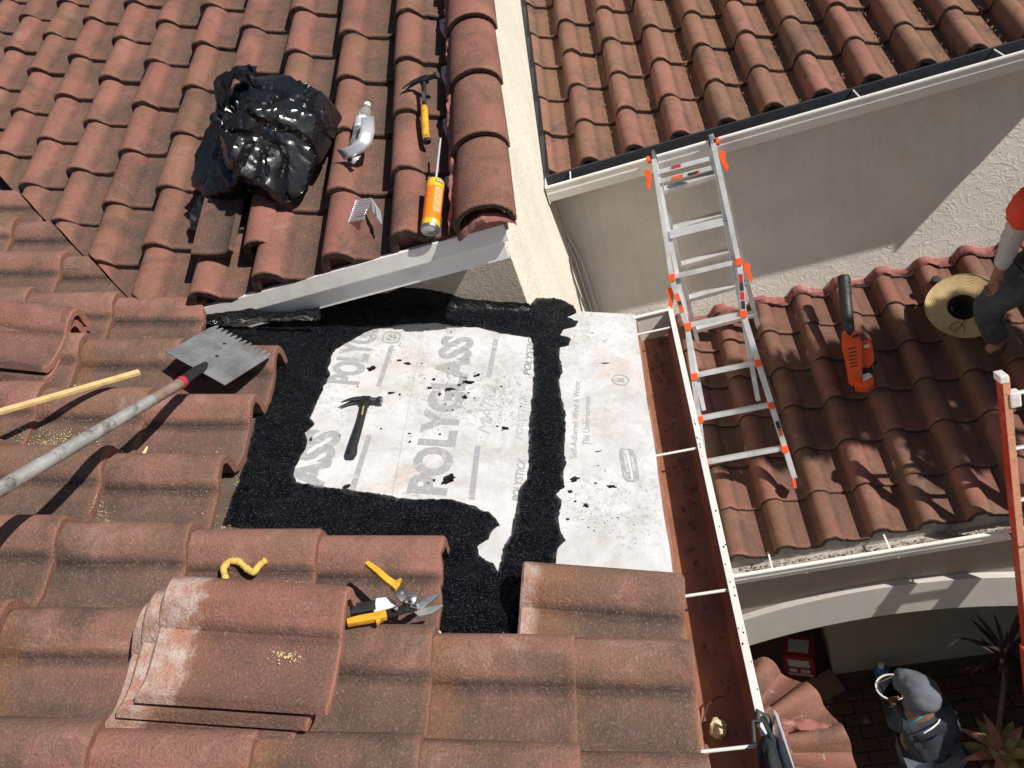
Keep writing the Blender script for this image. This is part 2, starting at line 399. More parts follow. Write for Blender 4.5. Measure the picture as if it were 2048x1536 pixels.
# ================================================================ the patched wing (slope falling to the right, with the repair)
wingA = thing('house_wing', 'near tiled wing under repair with white patched underlayment and rusty gutter', 'house wing', T(-1.2, 1.2, GZ))
deckA = slab('roof_deck', [(0.474, -0.6), (0.474, 2.80), (0.03, 2.80), (-0.3, 4.6), (-3.6, 4.6), (-3.6, -0.6)], -0.19, -0.134, M['deck'], wingA, FA)
rA = random.Random(3)
VAL = 0.575
clipA = [((VAL - 0.010, 0, 0), (1, 1, 0))]
EXA, ROWA = 0.345, 0.283
for k in range(-5, 9):
    b = 1.115 + ROWA * k
    for c in range(-1, 12):
        u = 0.177 - EXA * c if c >= 0 else 0.463
        if k == 0 and c < -1: continue
        if k == 1 and c < 1: continue
        if 2 <= k <= 4 and u > -0.80: continue
        if k == 5 and u > -1.1: continue
        if k >= 6 and u > -1.45: continue
        if u < -0.2 * 0 - 3.3: continue
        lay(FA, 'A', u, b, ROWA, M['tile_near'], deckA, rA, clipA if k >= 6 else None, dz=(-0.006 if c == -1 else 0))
# the single eave tile laid back loosely over the patch
tl = tile_pool('A', ROWA, M['tile_near'], 2)
mk('tile', tl, deckA, FA @ T(0.462, 1.30, 0.022) @ RZ(-0.05) @ RY(-0.035))

# gutter of the near wing
EAVX, EAVZ = (FA @ Vector((0.474, 0, -0.134))).x, (FA @ Vector((0.474, 0, -0.134))).z
GX0, GX1 = EAVX + 0.004, -0.022
GB0, GB1 = -0.6, 2.76
gz = EAVZ
gut = MB()
# back, floor with a stepped front, front wall and rolled lip, each with its own thickness
prof = [(GX0, gz - 0.004), (GX0, gz - 0.115), (GX1 - 0.035, gz - 0.118), (GX1 - 0.022, gz - 0.085), (GX1, gz - 0.070), (GX1, gz + 0.004)]
th = 0.002
def off(pr, t_):
    o = []
    for i, (x, z) in enumerate(pr):
        a = pr[max(0, i - 1)]; b = pr[min(len(pr) - 1, i + 1)]
        dx, dz = b[0] - a[0], b[1] - a[1]; l = math.hypot(dx, dz); o.append((x + dz / l * t_, z - dx / l * t_))
    return o
def shell(prof, y0, y1, t_, seg=1):
    mb = MB(); pin, pout = prof, off(prof, -t_)
    n = len(prof); vs = []; fs = []
    for i in range(seg + 1):
        y = y0 + (y1 - y0) * i / seg
        vs += [(x, y, z) for x, z in pin] + [(x, y, z) for x, z in pout]
    for i in range(seg):
        o0, o1 = i * 2 * n, (i + 1) * 2 * n
        for k in range(n - 1):
            fs.append((o0 + k, o0 + k + 1, o1 + k + 1, o1 + k)); fs.append((o0 + n + k, o1 + n + k, o1 + n + k + 1, o0 + n + k + 1))
        fs.append((o0, o1, o1 + n, o0 + n)); fs.append((o0 + n - 1, o0 + 2 * n - 1, o1 + 2 * n - 1, o1 + n - 1))
    for o in (0, seg * 2 * n):
        for k in range(n - 1): fs.append((o + k, o + n + k, o + n + k + 1, o + k + 1))
    return mb.add(vs, fs)
gutA = shell(prof, GB0, GB1, th).build('gutter', M['gutter_rust'], wingA)
MB().box((GX1 + 0.005, (GB0 + GB1) / 2, gz - 0.032), (0.005, GB1 - GB0, 0.072)).box((GX1 + 0.0025, (GB0 + GB1) / 2, gz + 0.008), (0.020, GB1 - GB0, 0.006)).build('gutter_front', M['gutter_white'], gutA, bevel=0.0012)
MB().box(((GX0 + GX1) / 2, GB1 + 0.004, gz - 0.055), (GX1 - GX0 - 0.004, 0.004, 0.118)).box(((GX0 + GX1) / 2 + 0.0, GB1 + 0.004, gz + 0.008), (GX1 - GX0 + 0.01, 0.016, 0.005)).build('end_cap', M['gutter_white'], gutA)
for px, py in ((1312, 661), (1362, 902), (1412, 1186), (1437, 1500)):
    y = hz(px, py, gz).y
    MB().tube([(GX0 - 0.05, y, gz + 0.002), (GX1 - 0.001, y, gz - 0.002)], 0.0045, 10).build('gutter_spike', M['gutter_white'], gutA, smooth=40)
MB().box((GX0 - 0.013, (GB0 + GB1) / 2, gz - 0.10), (0.02, GB1 - GB0, 0.19)).build('fascia', M['gutter_rust'], wingA)
MB().box((-0.75, (GB0 + 2.74) / 2, (GZ + gz - 0.1) / 2), (0.2, 2.74 - GB0, gz - 0.1 - GZ)).build('wall', M['stucco'], wingA)
MB().box((GX1 - 0.0035, (GB0 + GB1) / 2, gz - 0.032), (0.003, GB1 - GB0 - 0.004, 0.066)).build('inner_front', M['gutter_grey'], gutA)
# drip edge
MB().prism([(0.42, GB0), (0.42, 2.79), (0.486, 2.79), (0.486, GB0)], -0.133, -0.1315).build('drip_edge', M['gutter_rust'], wingA, FA)

# ================================================================ the gabled wing (slope with the tools on it)
wingB = thing('house_wing', 'tiled wing with rake tiles and white fascia, trash bag lying on its slope', 'house wing', T(-2.0, 3.6, GZ))
deckB = slab('roof_deck', [(-0.60, 1.985), (-0.60, 6.6), (-5.2, 6.6), (-5.2, 1.985)], -0.19, -0.134, M['deck'], wingB, FB)
rB = random.Random(11)
clipB = [((VAL + 0.004, 0, 0), (-1, -1, 0))]
EXB, COLB = 0.336, 0.278
for k in range(0, 15):
    x = -0.86 - COLB * k
    for c in range(0, 12):
        if k == 1 and c == 0 and False: continue
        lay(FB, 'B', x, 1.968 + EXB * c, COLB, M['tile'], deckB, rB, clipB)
# narrow cut column under the rake tiles
for c in range(0, 6):
    lay(FB, 'B', -0.585, 1.968 + EXB * c, COLB, M['tile'], deckB, rB, [((-0.50, 0, 0), (1, 0, 0))])
# rake tiles: tapered half barrels lapping up the gable edge
def cap_mesh(seed, r0=0.112, r1=0.098, L=0.43, t_=0.017):
    bm = bmesh.new(); uvl = bm.loops.layers.uv.new('UVMap'); n = 14; rows = [(0, -.006), (.007, 0), (L * .5, 0), (L, 0)]
    G = []
    for side in (0, 1):
        for s, dz in rows:
            r_ = r0 + (r1 - r0) * s / L + dz - (t_ if side else 0); rr = []
            for i in range(n + 1):
                a = math.pi * (-0.06 + 1.14 * i / n)
                j = 0.003 * noise.noise(Vector((i * .6, seed, s))) if s < .01 else 0
                rr.append((bm.verts.new((-math.cos(a) * r_, s + j, math.sin(a) * r_ * 0.80)), i / n * .48, s / L))
            G.append(rr)
    def face(q):
        fc = bm.faces.new([e[0] for e in q]); fc.smooth = True
        for lp, e in zip(fc.loops, q): lp[uvl].uv = (e[1], e[2])
    R = len(rows)
    for i in range(n):
        for r_ in range(R - 1):
            face([G[r_][i], G[r_][i + 1], G[r_ + 1][i + 1], G[r_ + 1][i]])
            face([G[R + r_][i], G[R + r_ + 1][i], G[R + r_ + 1][i + 1], G[R + r_][i + 1]])
        face([G[0][i], G[R][i], G[R][i + 1], G[0][i + 1]]); face([G[R - 1][i], G[R - 1][i + 1], G[2 * R - 1][i + 1], G[2 * R - 1][i]])
    for e in (0, n):
        for r_ in range(R - 1): face([G[r_][e], G[r_ + 1][e], G[R + r_ + 1][e], G[R + r_][e]])
    bmesh.ops.recalc_face_normals(bm, faces=bm.faces)
    me = bpy.data.meshes.new('rake_tile'); bm.to_mesh(me); bm.free(); me.set_sharp_from_angle(angle=math.radians(40)); me.materials.append(M['tile']); return me
caps = [cap_mesh(s) for s in range(3)]
for i in range(8):
    mk('rake_tile', caps[i % 3], deckB, FB @ T(-0.556 + 0.003 * rB.uniform(-1, 1), 1.925 + 0.365 * i, -0.035) @ RX(-0.05) @ RZ(rB.uniform(-.01, .01)))
# mortar bed along the inner foot of the rake tiles
def lumpy(path, w, h, seed, step=0.012, n=7):
    """irregular bead of mortar along a path (local XY), height along Z"""
    rnd = random.Random(seed); P = []
    for (a, b) in zip(path[:-1], path[1:]):
        a, b = Vector(a), Vector(b); k = max(1, int((b - a).length / step))
        P += [a.lerp(b, i / k) for i in range(k)]
    P.append(Vector(path[-1])); vs = []; fs = []
    for i, p in enumerate(P):
        t = (P[min(i + 1, len(P) - 1)] - P[max(0, i - 1)]).normalized(); s = Vector((t.y, -t.x, 0)).normalized()
        for k in range(n):
            q = math.pi * k / (n - 1)
            g = 1 + 0.5 * noise.noise(p * 14 + Vector((k * .7, seed * 5.1, 0))) + 0.35 * noise.noise(p * 45 + Vector((k, seed, 3)))
            vs.append(p + s * math.cos(q) * w * g + Vector((0, 0, math.sin(q) * h * g)))
    for i in range(len(P) - 1):
        for k in range(n - 1): fs.append((i * n + k, i * n + k + 1, (i + 1) * n + k + 1, (i + 1) * n + k))
    return MB().add(vs, fs)
lumpy([(-0.668, 1.94, -0.055), (-0.655, 3.0, -0.055), (-0.64, 4.6, -0.055)], 0.022, 0.03, 2).build('rake_mortar', M['mortar'], wingB, FB, smooth=60)
lumpy([(-0.665, 1.938, -0.075), (-0.60, 1.934, -0.03), (-0.555, 1.934, -0.012), (-0.50, 1.936, -0.03), (-0.455, 1.94, -0.075)], 0.02, 0.022, 5).build('rake_mortar', M['mortar'], wingB, FB, smooth=60)
# bird stops: recessed clay plugs in the open barrel ends at the eave
def plug(w):
    pts = [((t - CREST) * w, z - TT * 0.9) for t, z in PROF if t <= 0.54]; pts = [(pts[0][0], -0.125)] + pts + [(pts[-1][0], -0.125)]
    return MB().prism([(x, z) for x, z in pts], 0, 0.03)
for k in range(0, 5):
    plug(COLB).build('bird_stop', M['mortar'], wingB, FB @ T(-0.86 - COLB * k, 2.03, -0.002) @ RX(math.pi / 2))
plug(COLB).build('bird_stop', M['mortar'], wingB, FB @ T(-0.575, 1.985, 0.005) @ RX(math.pi / 2))
# fascia in two steps, soffit and walls
FY = 2.522
MB().box((-1.35, FY - 0.004, -1.184), (1.69, 0.024, 0.066)).build('drip_edge', M['fascia'], wingB, bevel=0.003)
MB().box((-1.36, FY + 0.018, -1.252), (1.66, 0.02, 0.088)).build('fascia', M['fascia'], wingB, bevel=0.002)
MB().box((-1.46, FY + 0.15, -1.286), (1.66, 0.24, 0.012)).build('soffit', M['fascia'], wingB)
yy0 = 2.762
def zB(y): return (-1.965 + SP * y) / CP
MB().prism([(yy0, GZ), (6.9, GZ), (6.9, zB(6.9)), (yy0, zB(yy0))], XW - 0.15, XW, Matrix(((0, 0, 1, 0), (1, 0, 0, 0), (0, 1, 0, 0), (0, 0, 0, 1)))).build('side_wall', M['stucco_pit'], wingB)
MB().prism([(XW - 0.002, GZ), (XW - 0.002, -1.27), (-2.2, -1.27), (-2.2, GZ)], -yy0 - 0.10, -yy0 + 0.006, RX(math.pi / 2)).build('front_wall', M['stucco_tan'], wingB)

# ================================================================ rear wing: roof, gutter and the wall under it
wingC = thing('house_wing', 'rear brown tiled wing above the shaded stucco wall, white gutter along its eave', 'house wing', T(1.0, 5.2, GZ))
CXE = 2.60
slab('roof_deck', [(XW + 0.002, 3.58), (XW + 0.002, 6.9), (CXE, 6.9), (CXE, 3.58)], -0.19, -0.134, M['deck'], wingC, FC)
deckC = [o for o in wingC.children][0]
rC = random.Random(21)
for k in range(-2, 10):
    x = -0.03 + 0.263 * k
    for c in range(0, 9):
        lay(FC, 'B', x, 3.556 + 0.342 * c, 0.263, M['tile_brown'], deckC, rC, [((XW + 0.045, 0, 0), (-1, 0, 0)), ((CXE, 0, 0), (1, 0, 0))])
for k in range(-1, 10):
    plug(0.263).build('bird_stop', M['dark_metal'], wingC, FC @ T(-0.03 + 0.263 * k, 3.64, -0.008) @ RX(math.pi / 2))
MB().box((XW + 0.022, 5.0, -0.055), (0.034, 2.9, 0.02)).build('side_flashing', M['dark_metal'], wingC, FC)
CY0 = 4.285
czl = -1.822
prC = [(-0.0, 0.0)]
gc = MB()
# K-style gutter: back, floor, ogee front
def ogee(y0, zt, wd, ht):
    return [(y0 + wd, zt - 0.002), (y0 + wd, zt - ht), (y0 + 0.03, zt - ht), (y0 + 0.022, zt - ht * 0.62), (y0, zt - ht * 0.42), (y0, zt)]
Mrot = Matrix(((0, 1, 0, 0), (1, 0, 0, 0), (0, 0, 1, 0), (0, 0, 0, 1)))
def xgutter(x0, x1, y0, zt, wd, ht, parent, inner):
    pr = [(y - 0, z) for y, z in ogee(y0, zt, wd, ht)]
    mb = shell(pr, x0, x1, 0.002); mb.v = [(y, x, z) for x, y, z in mb.v]
    g = mb.build('gutter', inner, parent)
    f_ = MB()
    f_.box(((x0 + x1) / 2, y0 - 0.004, zt - ht * 0.20), (x1 - x0, 0.004, ht * 0.42)).box(((x0 + x1) / 2, y0 - 0.006, zt + 0.004), (x1 - x0, 0.020, 0.010))
    f_.add([(x0, y0 - 0.006, zt - ht * 0.41), (x1, y0 - 0.006, zt - ht * 0.41), (x1, y0 + 0.016, zt - ht * 1.02), (x0, y0 + 0.016, zt - ht * 1.02), (x0, y0, zt - ht * 0.41), (x1, y0, zt - ht * 0.41), (x1, y0 + 0.022, zt - ht * 1.02), (x0, y0 + 0.022, zt - ht * 1.02)],
           [(0, 1, 2, 3), (4, 7, 6, 5), (0, 4, 5, 1), (3, 2, 6, 7), (0, 3, 7, 4), (1, 5, 6, 2)])
    f_.build('gutter_front', M['gutter_white'], g, bevel=0.001)
    for xe in (x0, x1):
        MB().box((xe, y0 + wd / 2, zt - ht / 2), (0.004, wd + 0.012, ht + 0.012)).build('end_cap', M['gutter_white'], g)
    return g
gutC = xgutter(XW + 0.012, CXE, CY0, czl, 0.125, 0.095, wingC, M['dark_metal'])
for px, py in ((1139, 353), (1720, 190), (2010, 108)):
    x = hy(px, py, CY0).x
    MB().box((x, CY0 + 0.06, czl + 0.004), (0.006, 0.125, 0.008)).build('gutter_hanger', M['gutter_white'], gutC)
MB().box(((XW + CXE) / 2, CY0 + 0.14, czl - 0.05), (CXE - XW - 0.004, 0.02, 0.12)).build('fascia', M['dark_metal'], wingC)
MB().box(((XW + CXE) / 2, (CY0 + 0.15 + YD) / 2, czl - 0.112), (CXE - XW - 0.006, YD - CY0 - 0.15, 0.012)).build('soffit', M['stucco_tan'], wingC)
MB().box(((XW + CXE) / 2, YD + 0.1, (GZ + czl - 0.06) / 2), (CXE - XW - 0.002, 0.2, czl - 0.06 - GZ)).build('wall', M['stucco'], wingC)

for i, (dx, dy) in enumerate(((0.030, 0.02), (0.052, 0.045), (0.018, 0.075))):
    MB().tube([(XW + .004, YD - dy, -2.25 - .05 * i), (XW + dx, YD - dy, -2.5), (XW + dx + .01, YD - dy - .02, -3.2)], 0.007, 8).build('cable', M['gutter_white'], wingC, smooth=40)
# ================================================================ porch wing: low roof where the ladder stands, arch below
wingE = thing('house_wing', 'low porch roof wing with mortar joint on the wall and an arched opening below', 'house wing', T(0.9, 3.8, GZ))
EX0, EX1 = XW + 0.004, 2.9
deckE = slab('roof_deck', [(EX0, 1.60), (EX0, YD / CP * 0 + 3.28), (EX1, 3.28), (EX1, 1.60)], -0.19, -0.134, M['deck'], wingE, FE)
rE = random.Random(31)
for k in range(-3, 10):
    x = 0.29 + 0.262 * k
    for c in range(0, 6):
        lay(FE, 'B', x, 1.543 + 0.291 * c, 0.262, M['tile_dark'], deckE, rE, [((0, YD - 0.004, 0), (0, 1, 0))], dz=(0.0))
for k in range(-2, 10):
    plug(0.262).build('bird_stop', M['mortar'], wingE, FE @ T(0.29 + 0.262 * k, 1.66, -0.012) @ RX(math.pi / 2))
EY0, ezl = 2.95, -3.846
gutE = xgutter(-0.62, EX1, EY0, ezl, 0.135, 0.10, wingE, M['gutter_grey'])
for px, py in ((1544, 1130), (1780, 1088)):
    x = hy(px, py, EY0).x
    MB().box((x, EY0 + 0.065, ezl + 0.004), (0.010, 0.135, 0.006)).build('gutter_hanger', M['gutter_white'], gutE)
MB().box(((EX0 + EX1) / 2, EY0 + 0.15, ezl - 0.07), (EX1 - EX0, 0.02, 0.13)).build('fascia', M['fascia'], wingE)
# front wall with a segmental arch opening, and its raised trim
WY = 3.115
def arch_z(x, top): return top - 0.108 * ((x - 0.80) / 0.80) ** 2
xs = [(-0.55 + 2.70 * i / 28) for i in range(29)]
wall = [(EX0 + 0.002, GZ), (EX0 + 0.002, ezl - 0.06), (EX1, ezl - 0.06), (EX1, GZ), (xs[-1], GZ)] + [(x, arch_z(x, -4.60)) for x in xs[::-1]] + [(xs[0], GZ)]
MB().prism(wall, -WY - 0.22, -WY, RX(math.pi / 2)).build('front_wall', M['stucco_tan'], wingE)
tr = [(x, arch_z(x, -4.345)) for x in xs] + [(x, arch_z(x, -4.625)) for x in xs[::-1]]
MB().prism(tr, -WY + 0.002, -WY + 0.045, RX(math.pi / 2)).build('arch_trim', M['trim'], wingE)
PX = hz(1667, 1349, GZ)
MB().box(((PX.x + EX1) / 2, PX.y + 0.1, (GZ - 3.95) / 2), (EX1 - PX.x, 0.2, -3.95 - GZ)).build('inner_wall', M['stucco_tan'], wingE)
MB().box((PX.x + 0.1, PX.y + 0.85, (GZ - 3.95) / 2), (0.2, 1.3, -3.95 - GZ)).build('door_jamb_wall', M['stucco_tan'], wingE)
# pink mortar where the porch tiles meet the wall
jp = []
for i in range(0, 130):
    x = XW + 0.01 + (EX1 - XW) * i / 130
    t = ((x - 0.29) / 0.262 + CREST) % 1.0
    zz = 0
    for (ta, za), (tb, zb) in zip(PROF[:-1], PROF[1:]):
        if ta <= t <= tb: zz = za + (zb - za) * (t - ta) / (tb - ta)
    P = Vector((x, YD - 0.02, 0)); uu = (P.y - (NB * CE).y) / CP
    jp.append((x, 3.262, zz * 0.8 - 0.012))
lumpy(jp, 0.035, 0.035, 9, step=0.02).build('wall_mortar', M['mortar'], wingE, FE, smooth=60)

# ================================================================ ground
def ground_mat():
    m, N, L, b = mat('brick_paver'); v, oi = vecs(N, L)
    c = ramp(N, L, oi.outputs['Random'], [(0, (0.05, 0.024, 0.017)), (0.5, (0.07, 0.032, 0.022)), (1, (0.045, 0.028, 0.02))])
    c = mixc(N, L, ramp(N, L, tex(N, L, v, 30, 5, .6), [(.4, 0.0), (.7, .5)]), c, (0.06, 0.04, 0.03)); L.new(c, b.inputs['Base Color']); b.inputs['Roughness'].default_value = 0.85
    return m
M['paver'] = ground_mat()
M['soil'] = simple('paver_sand', (0.10, 0.07, 0.05), 0.95, var=0.3, scale=15)
gr = MB().box((0, 0, -0.05), (160, 160, 0.1)).build('ground', M['soil'], None, T(0, 0, GZ - 0.012)); tag(gr, 'dark brick paved ground below the roofs', None, None, 'structure')
pv = MB().rbox((0, 0, 0), (0.196, 0.096, 0.03), 0.004).mesh('paver'); pv.materials.append(M['paver'])
for i in range(-1, 11):
    for j in range(0, 21):
        x = 0.05 + i * 0.204 + (0.102 if j % 2 else 0); y = 1.75 + j * 0.104
        if x < 0.05 or (x > 0.5 and y > PX.y - 0.03): continue
        mk('paver', pv, gr, T(x, y, GZ - 0.004 + random.uniform(-.002, .002)) @ RZ(random.uniform(-.02, .02)))

# ================================================================ the patch: underlayment sheets, print and black mastic
MH0 = -0.1325
def ub_(x, y): p = hit(FA, x, y, MH0); return (p.x, p.y)
ub0, ub1, ub2 = ub_(915, 775), ub_(1195, 840), ub_(965, 930)
def membrane_mat():
    m, N, L, b = mat('white_fleece_underlayment'); v, oi = vecs(N, L, False)
    n1 = tex(N, L, v, 7, 6, 0.65, 0.4); n2 = tex(N, L, v, 45, 5, 0.7, 0.5); n3 = tex(N, L, v, 3.2, 3, 0.5)
    c = mixc(N, L, ramp(N, L, n1, [(0.40, 0.0), (0.68, 0.75)]), (0.60, 0.61, 0.63), (0.42, 0.41, 0.40))
    c = mixc(N, L, mth(N, L, 'MULTIPLY', ramp(N, L, n2, [(0.52, 0.0), (0.66, 0.65)]), ramp(N, L, n3, [(0.42, 0.1), (0.62, 1.0)])), c, (0.33, 0.30, 0.26))
    c = mixc(N, L, mth(N, L, 'MULTIPLY', ramp(N, L, tex(N, L, v, 110, 3, 0.7), [(0.60, 0.0), (0.68, 0.8)]), ramp(N, L, n3, [(0.48, 0.0), (0.60, 1.0)])), c, (0.08, 0.07, 0.06))
    c = mixc(N, L, ramp(N, L, tex(N, L, v, 2.3, 4, 0.6, 0.5), [(0.56, 0.0), (0.75, 0.45)]), c, (0.52, 0.36, 0.24))
    # scuffed, trodden area where the workers stood
    for (cx_, cy_, rr, amt, colr) in ((ub0[0], ub0[1], 0.30, 0.85, (0.16, 0.145, 0.12)), (ub1[0], ub1[1], 0.22, 0.5, (0.42, 0.30, 0.20)), (ub2[0], ub2[1], 0.2, 0.5, (0.36, 0.28, 0.2))):
        dn = N.new('ShaderNodeVectorMath'); dn.operation = 'DISTANCE'; L.new(v, dn.inputs[0]); dn.inputs[1].default_value = (cx_, cy_, MH0)
        near = ramp(N, L, mth(N, L, 'DIVIDE', dn.outputs['Value'], rr), [(0.1, 1.0), (1.0, 0.0)])
        sm_ = ramp(N, L, tex(N, L, v, 34, 6, 0.75, 0.8), [(0.50, 0.0), (0.64, amt)])
        c = mixc(N, L, mth(N, L, 'MULTIPLY', near, sm_), c, colr)
    L.new(c, b.inputs['Base Color']); b.inputs['Roughness'].default_value = 0.75; b.inputs['Specular IOR Level'].default_value = 0.25
    h = mth(N, L, 'ADD', mth(N, L, 'MULTIPLY', tex(N, L, v, 6, 4, 0.55, 1.2), 1.0), mth(N, L, 'MULTIPLY', tex(N, L, v, 160, 3, 0.6), 0.12))
    bump(N, L, b, h, 0.6, 0.016); return m
def ink_mat(name, ink):
    m, N, L, b = mat(name); v, oi = vecs(N, L, False)
    n2 = tex(N, L, v, 60, 5, 0.7, 0.5); n3 = tex(N, L, v, 9, 4, 0.6)
    fac = mth(N, L, 'MULTIPLY', ramp(N, L, n2, [(0.50, 0.0), (0.62, 0.75)]), ramp(N, L, n3, [(0.40, 0.25), (0.6, 1.0)]))
    c = mixc(N, L, fac, ink, (0.56, 0.56, 0.55)); L.new(c, b.inputs['Base Color']); b.inputs['Roughness'].default_value = 0.8; return m
M['fleece'] = membrane_mat()
M['ink'] = ink_mat('grey_print', (0.31, 0.32, 0.33)); M['ink_dark'] = ink_mat('dark_grey_print', (0.24, 0.25, 0.26)); M['ink_light'] = ink_mat('pale_grey_print', (0.42, 0.42, 0.43)); M['ink_white'] = ink_mat('white_print', (0.60, 0.61, 0.63))
MH = -0.1325
def sheet(pts, h):
    """thin sheet over a quadrilateral of (u, b) with faintly wavy edges"""
    (a0, a1, a2, a3) = [Vector((*p, 0)) for p in pts]; NU, NV = 10, 40; vs = []; fs = []
    for k, hh in enumerate((h, h - 0.0018)):
        for i in range(NU + 1):
            for j in range(NV + 1):
                p = a0.lerp(a1, i / NU).lerp(a3.lerp(a2, i / NU), j / NV)
                if i in (0, NU): p.x += 0.003 * noise.noise(Vector((j * .35, i, h * 900)))
                vs.append((p.x, p.y, hh))
    n = (NU + 1) * (NV + 1)
    for i in range(NU):
        for j in range(NV):
            q = [i * (NV + 1) + j, (i + 1) * (NV + 1) + j, (i + 1) * (NV + 1) + j + 1, i * (NV + 1) + j + 1]
            fs.append(q); fs.append([n + e for e in q[::-1]])
    for i in range(NU):
        for j in (0, NV): a = i * (NV + 1) + j; b = (i + 1) * (NV + 1) + j; fs.append((a, b, n + b, n + a))
    for j in range(NV):
        for i in (0, NU): a = i * (NV + 1) + j; b = a + 1; fs.append((a, b, n + b, n + a))
    return MB().add(vs, fs)
def ub(x, y, h=MH): p = hit(FA, x, y, h); return (p.x, p.y)
s_top, s_bot = ub(848, 655), ub(783, 1000)
def seam(b): k = (b - s_bot[1]) / (s_top[1] - s_bot[1]); return s_bot[0] + (s_top[0] - s_bot[0]) * k
mem = [sheet([(-0.78, 0.95), (seam(0.95) + 0.06, 0.95), (seam(2.79) + 0.06, 2.79), (-0.76, 2.79)], MH + 0.000).build('membrane', M['fleece'], wingA, FA),
       sheet([(seam(0.95), 0.95), (0.13, 0.95), (0.13, 2.79), (seam(2.79), 2.79)], MH + 0.0022).build('membrane', M['fleece'], wingA, FA),
       sheet([(0.07, 0.95), (0.472, 0.95), (0.478, 2.795), (0.07, 2.795)], MH + 0.0044).build('membrane', M['fleece'], wingA, FA)]
for m_ in mem: WM[m_.name] = FA
def text_mesh(body, bold=0.0, shear=0.0):
    cu = bpy.data.curves.new('lettering', 'FONT'); cu.body = body; cu.offset = bold; cu.shear = shear; cu.resolution_u = 3
    o = bpy.data.objects.new('lettering', cu); COL.objects.link(o)
    me = bpy.data.meshes.new_from_object(o.evaluated_get(bpy.context.evaluated_depsgraph_get()))
    bpy.data.objects.remove(o); return me
def print_text(body, p0, p1, height, parent, h, m, bold=0.015, shear=0.0, name='printed_lettering', frame_=None):
    """lettering whose baseline runs from p0 to p1 on the roof plane, fitted to that length and cap height"""
    me = text_mesh(body, bold, shear)
    xs_ = [v.co.x for v in me.vertices]; ys_ = [v.co.y for v in me.vertices]
    x0, x1 = min(xs_), max(xs_); y0, y1 = 0.0, max(0.7, 0)
    d_ = Vector((p1[0] - p0[0], p1[1] - p0[1], 0)); ln = d_.length; a = math.atan2(d_.y, d_.x)
    for v in me.vertices: v.co = Vector(((v.co.x - x0) / (x1 - x0) * ln, v.co.y / 0.7 * height, 0))
    me.materials.clear(); me.materials.append(m)
    F = FA if frame_ is None else frame_
    return mk(name, me, parent, F @ T(p0[0], p0[1], h) @ RZ(a))
def bar(pa, pb, w, parent, h, m):
    a, b = Vector((*pa, 0)), Vector((*pb, 0)); d_ = b - a; n = Vector((-d_.y, d_.x, 0)).normalized() * w / 2
    return MB().add([(a - n), (b - n), (b + n), (a + n)], [(0, 1, 2, 3)]).build('printed_bar', m, parent, FA @ T(0, 0, h))
def dist(a, b): return math.hypot(a[0] - b[0], a[1] - b[1])
P1, P2 = MH + 0.0010, MH + 0.0032
P3 = MH + 0.0054
b0, b1 = ub(889, 992), ub(945, 676); cap = dist(ub(889, 992), ub(815, 989))
print_text('POLYGLASS', b0, b1, cap, mem[1], P2, M['ink'], 0.045)
# the same print on the left-hand strip, one length before and one after the gap
L1a = ub(714.5, 770); dirv = Vector((b1[0] - b0[0], b1[1] - b0[1])); ln = dirv.length; dirv /= ln
print_text('POLYGLASS', L1a, (L1a[0] + dirv.x * ln, min(2.775, L1a[1] + dirv.y * ln)), cap * 0.95, mem[0], P1, M['ink'], 0.045)
L1b = ub(682, 862); print_text('POLYGLASS', (L1b[0] - dirv.x * ln, L1b[1] - dirv.y * ln), L1b, cap * 0.95, mem[0], P1, M['ink'], 0.045)
for pa, pb, pr, hh in (((784, 692), (757, 773), mem[0], P1), ((739, 871), (704, 981), mem[0], P1), ((992, 680), (978, 755), mem[1], P2), ((956, 893), (943, 1000), mem[1], P2)):
    bar(ub(*pa), ub(*pb), 0.018, pr, hh, M['ink'])
print_text('MAPEI', ub(980, 870), ub(996, 770), 0.045, mem[1], P2, M['ink_light'], 0.0, 0.3)
print_text('GROUP', ub(1003, 850), ub(1014, 775), 0.014, mem[1], P2, M['ink_light'], 0.0)
print_text('POLYSTICK', ub(1060, 752), ub(1071, 668), 0.026, mem[1], P2, M['ink_dark'], 0.02, 0.25)
print_text('POLYSTICK', ub(1044, 880), ub(1054, 790), 0.024, mem[1], P2, M['ink_light'], 0.0, 0.2)
print_text('POLYSTICK', ub(1040, 1005), ub(1052, 918), 0.026, mem[1], P2, M['ink'], 0.02, 0.25)
print_text('Self-Adhered Wind & Water', ub(1153, 920), ub(1160, 764), 0.022, mem[2], P3, M['ink'], 0.0)
print_text('Tile Underlayment', ub(1178, 893), ub(1181, 795), 0.022, mem[2], P3, M['ink'], 0.0)
def ring(c, ru, rb, w, m, parent, h, n=40, name='printed_emblem', power=2.0):
    vs = []; fs = []
    for k in range(n):
        q = 2 * math.pi * k / n; cs, sn = math.cos(q), math.sin(q)
        e = (abs(cs) ** power + abs(sn) ** power) ** (-1 / power)
        for g in (0, w): vs.append((cs * e * (ru - g), sn * e * (rb - g), 0))
    for k in range(n): a = 2 * k; b = 2 * ((k + 1) % n); fs.append((a, b, b + 1, a + 1))
    return MB().add(vs, fs).build(name, m, parent, FA @ T(c[0], c[1], h))
def plate(c, ru, rb, m, parent, h, rot=0.0, name='printed_emblem', power=2.0, n=40):
    vs = []
    for k in range(n):
        q = 2 * math.pi * k / n; cs, sn = math.cos(q), math.sin(q); e = (abs(cs) ** power + abs(sn) ** power) ** (-1 / power); vs.append((cs * e * ru, sn * e * rb, 0))
    return MB().add(vs, [tuple(range(n))]).build(name, m, parent, FA @ T(c[0], c[1], h) @ RZ(rot))
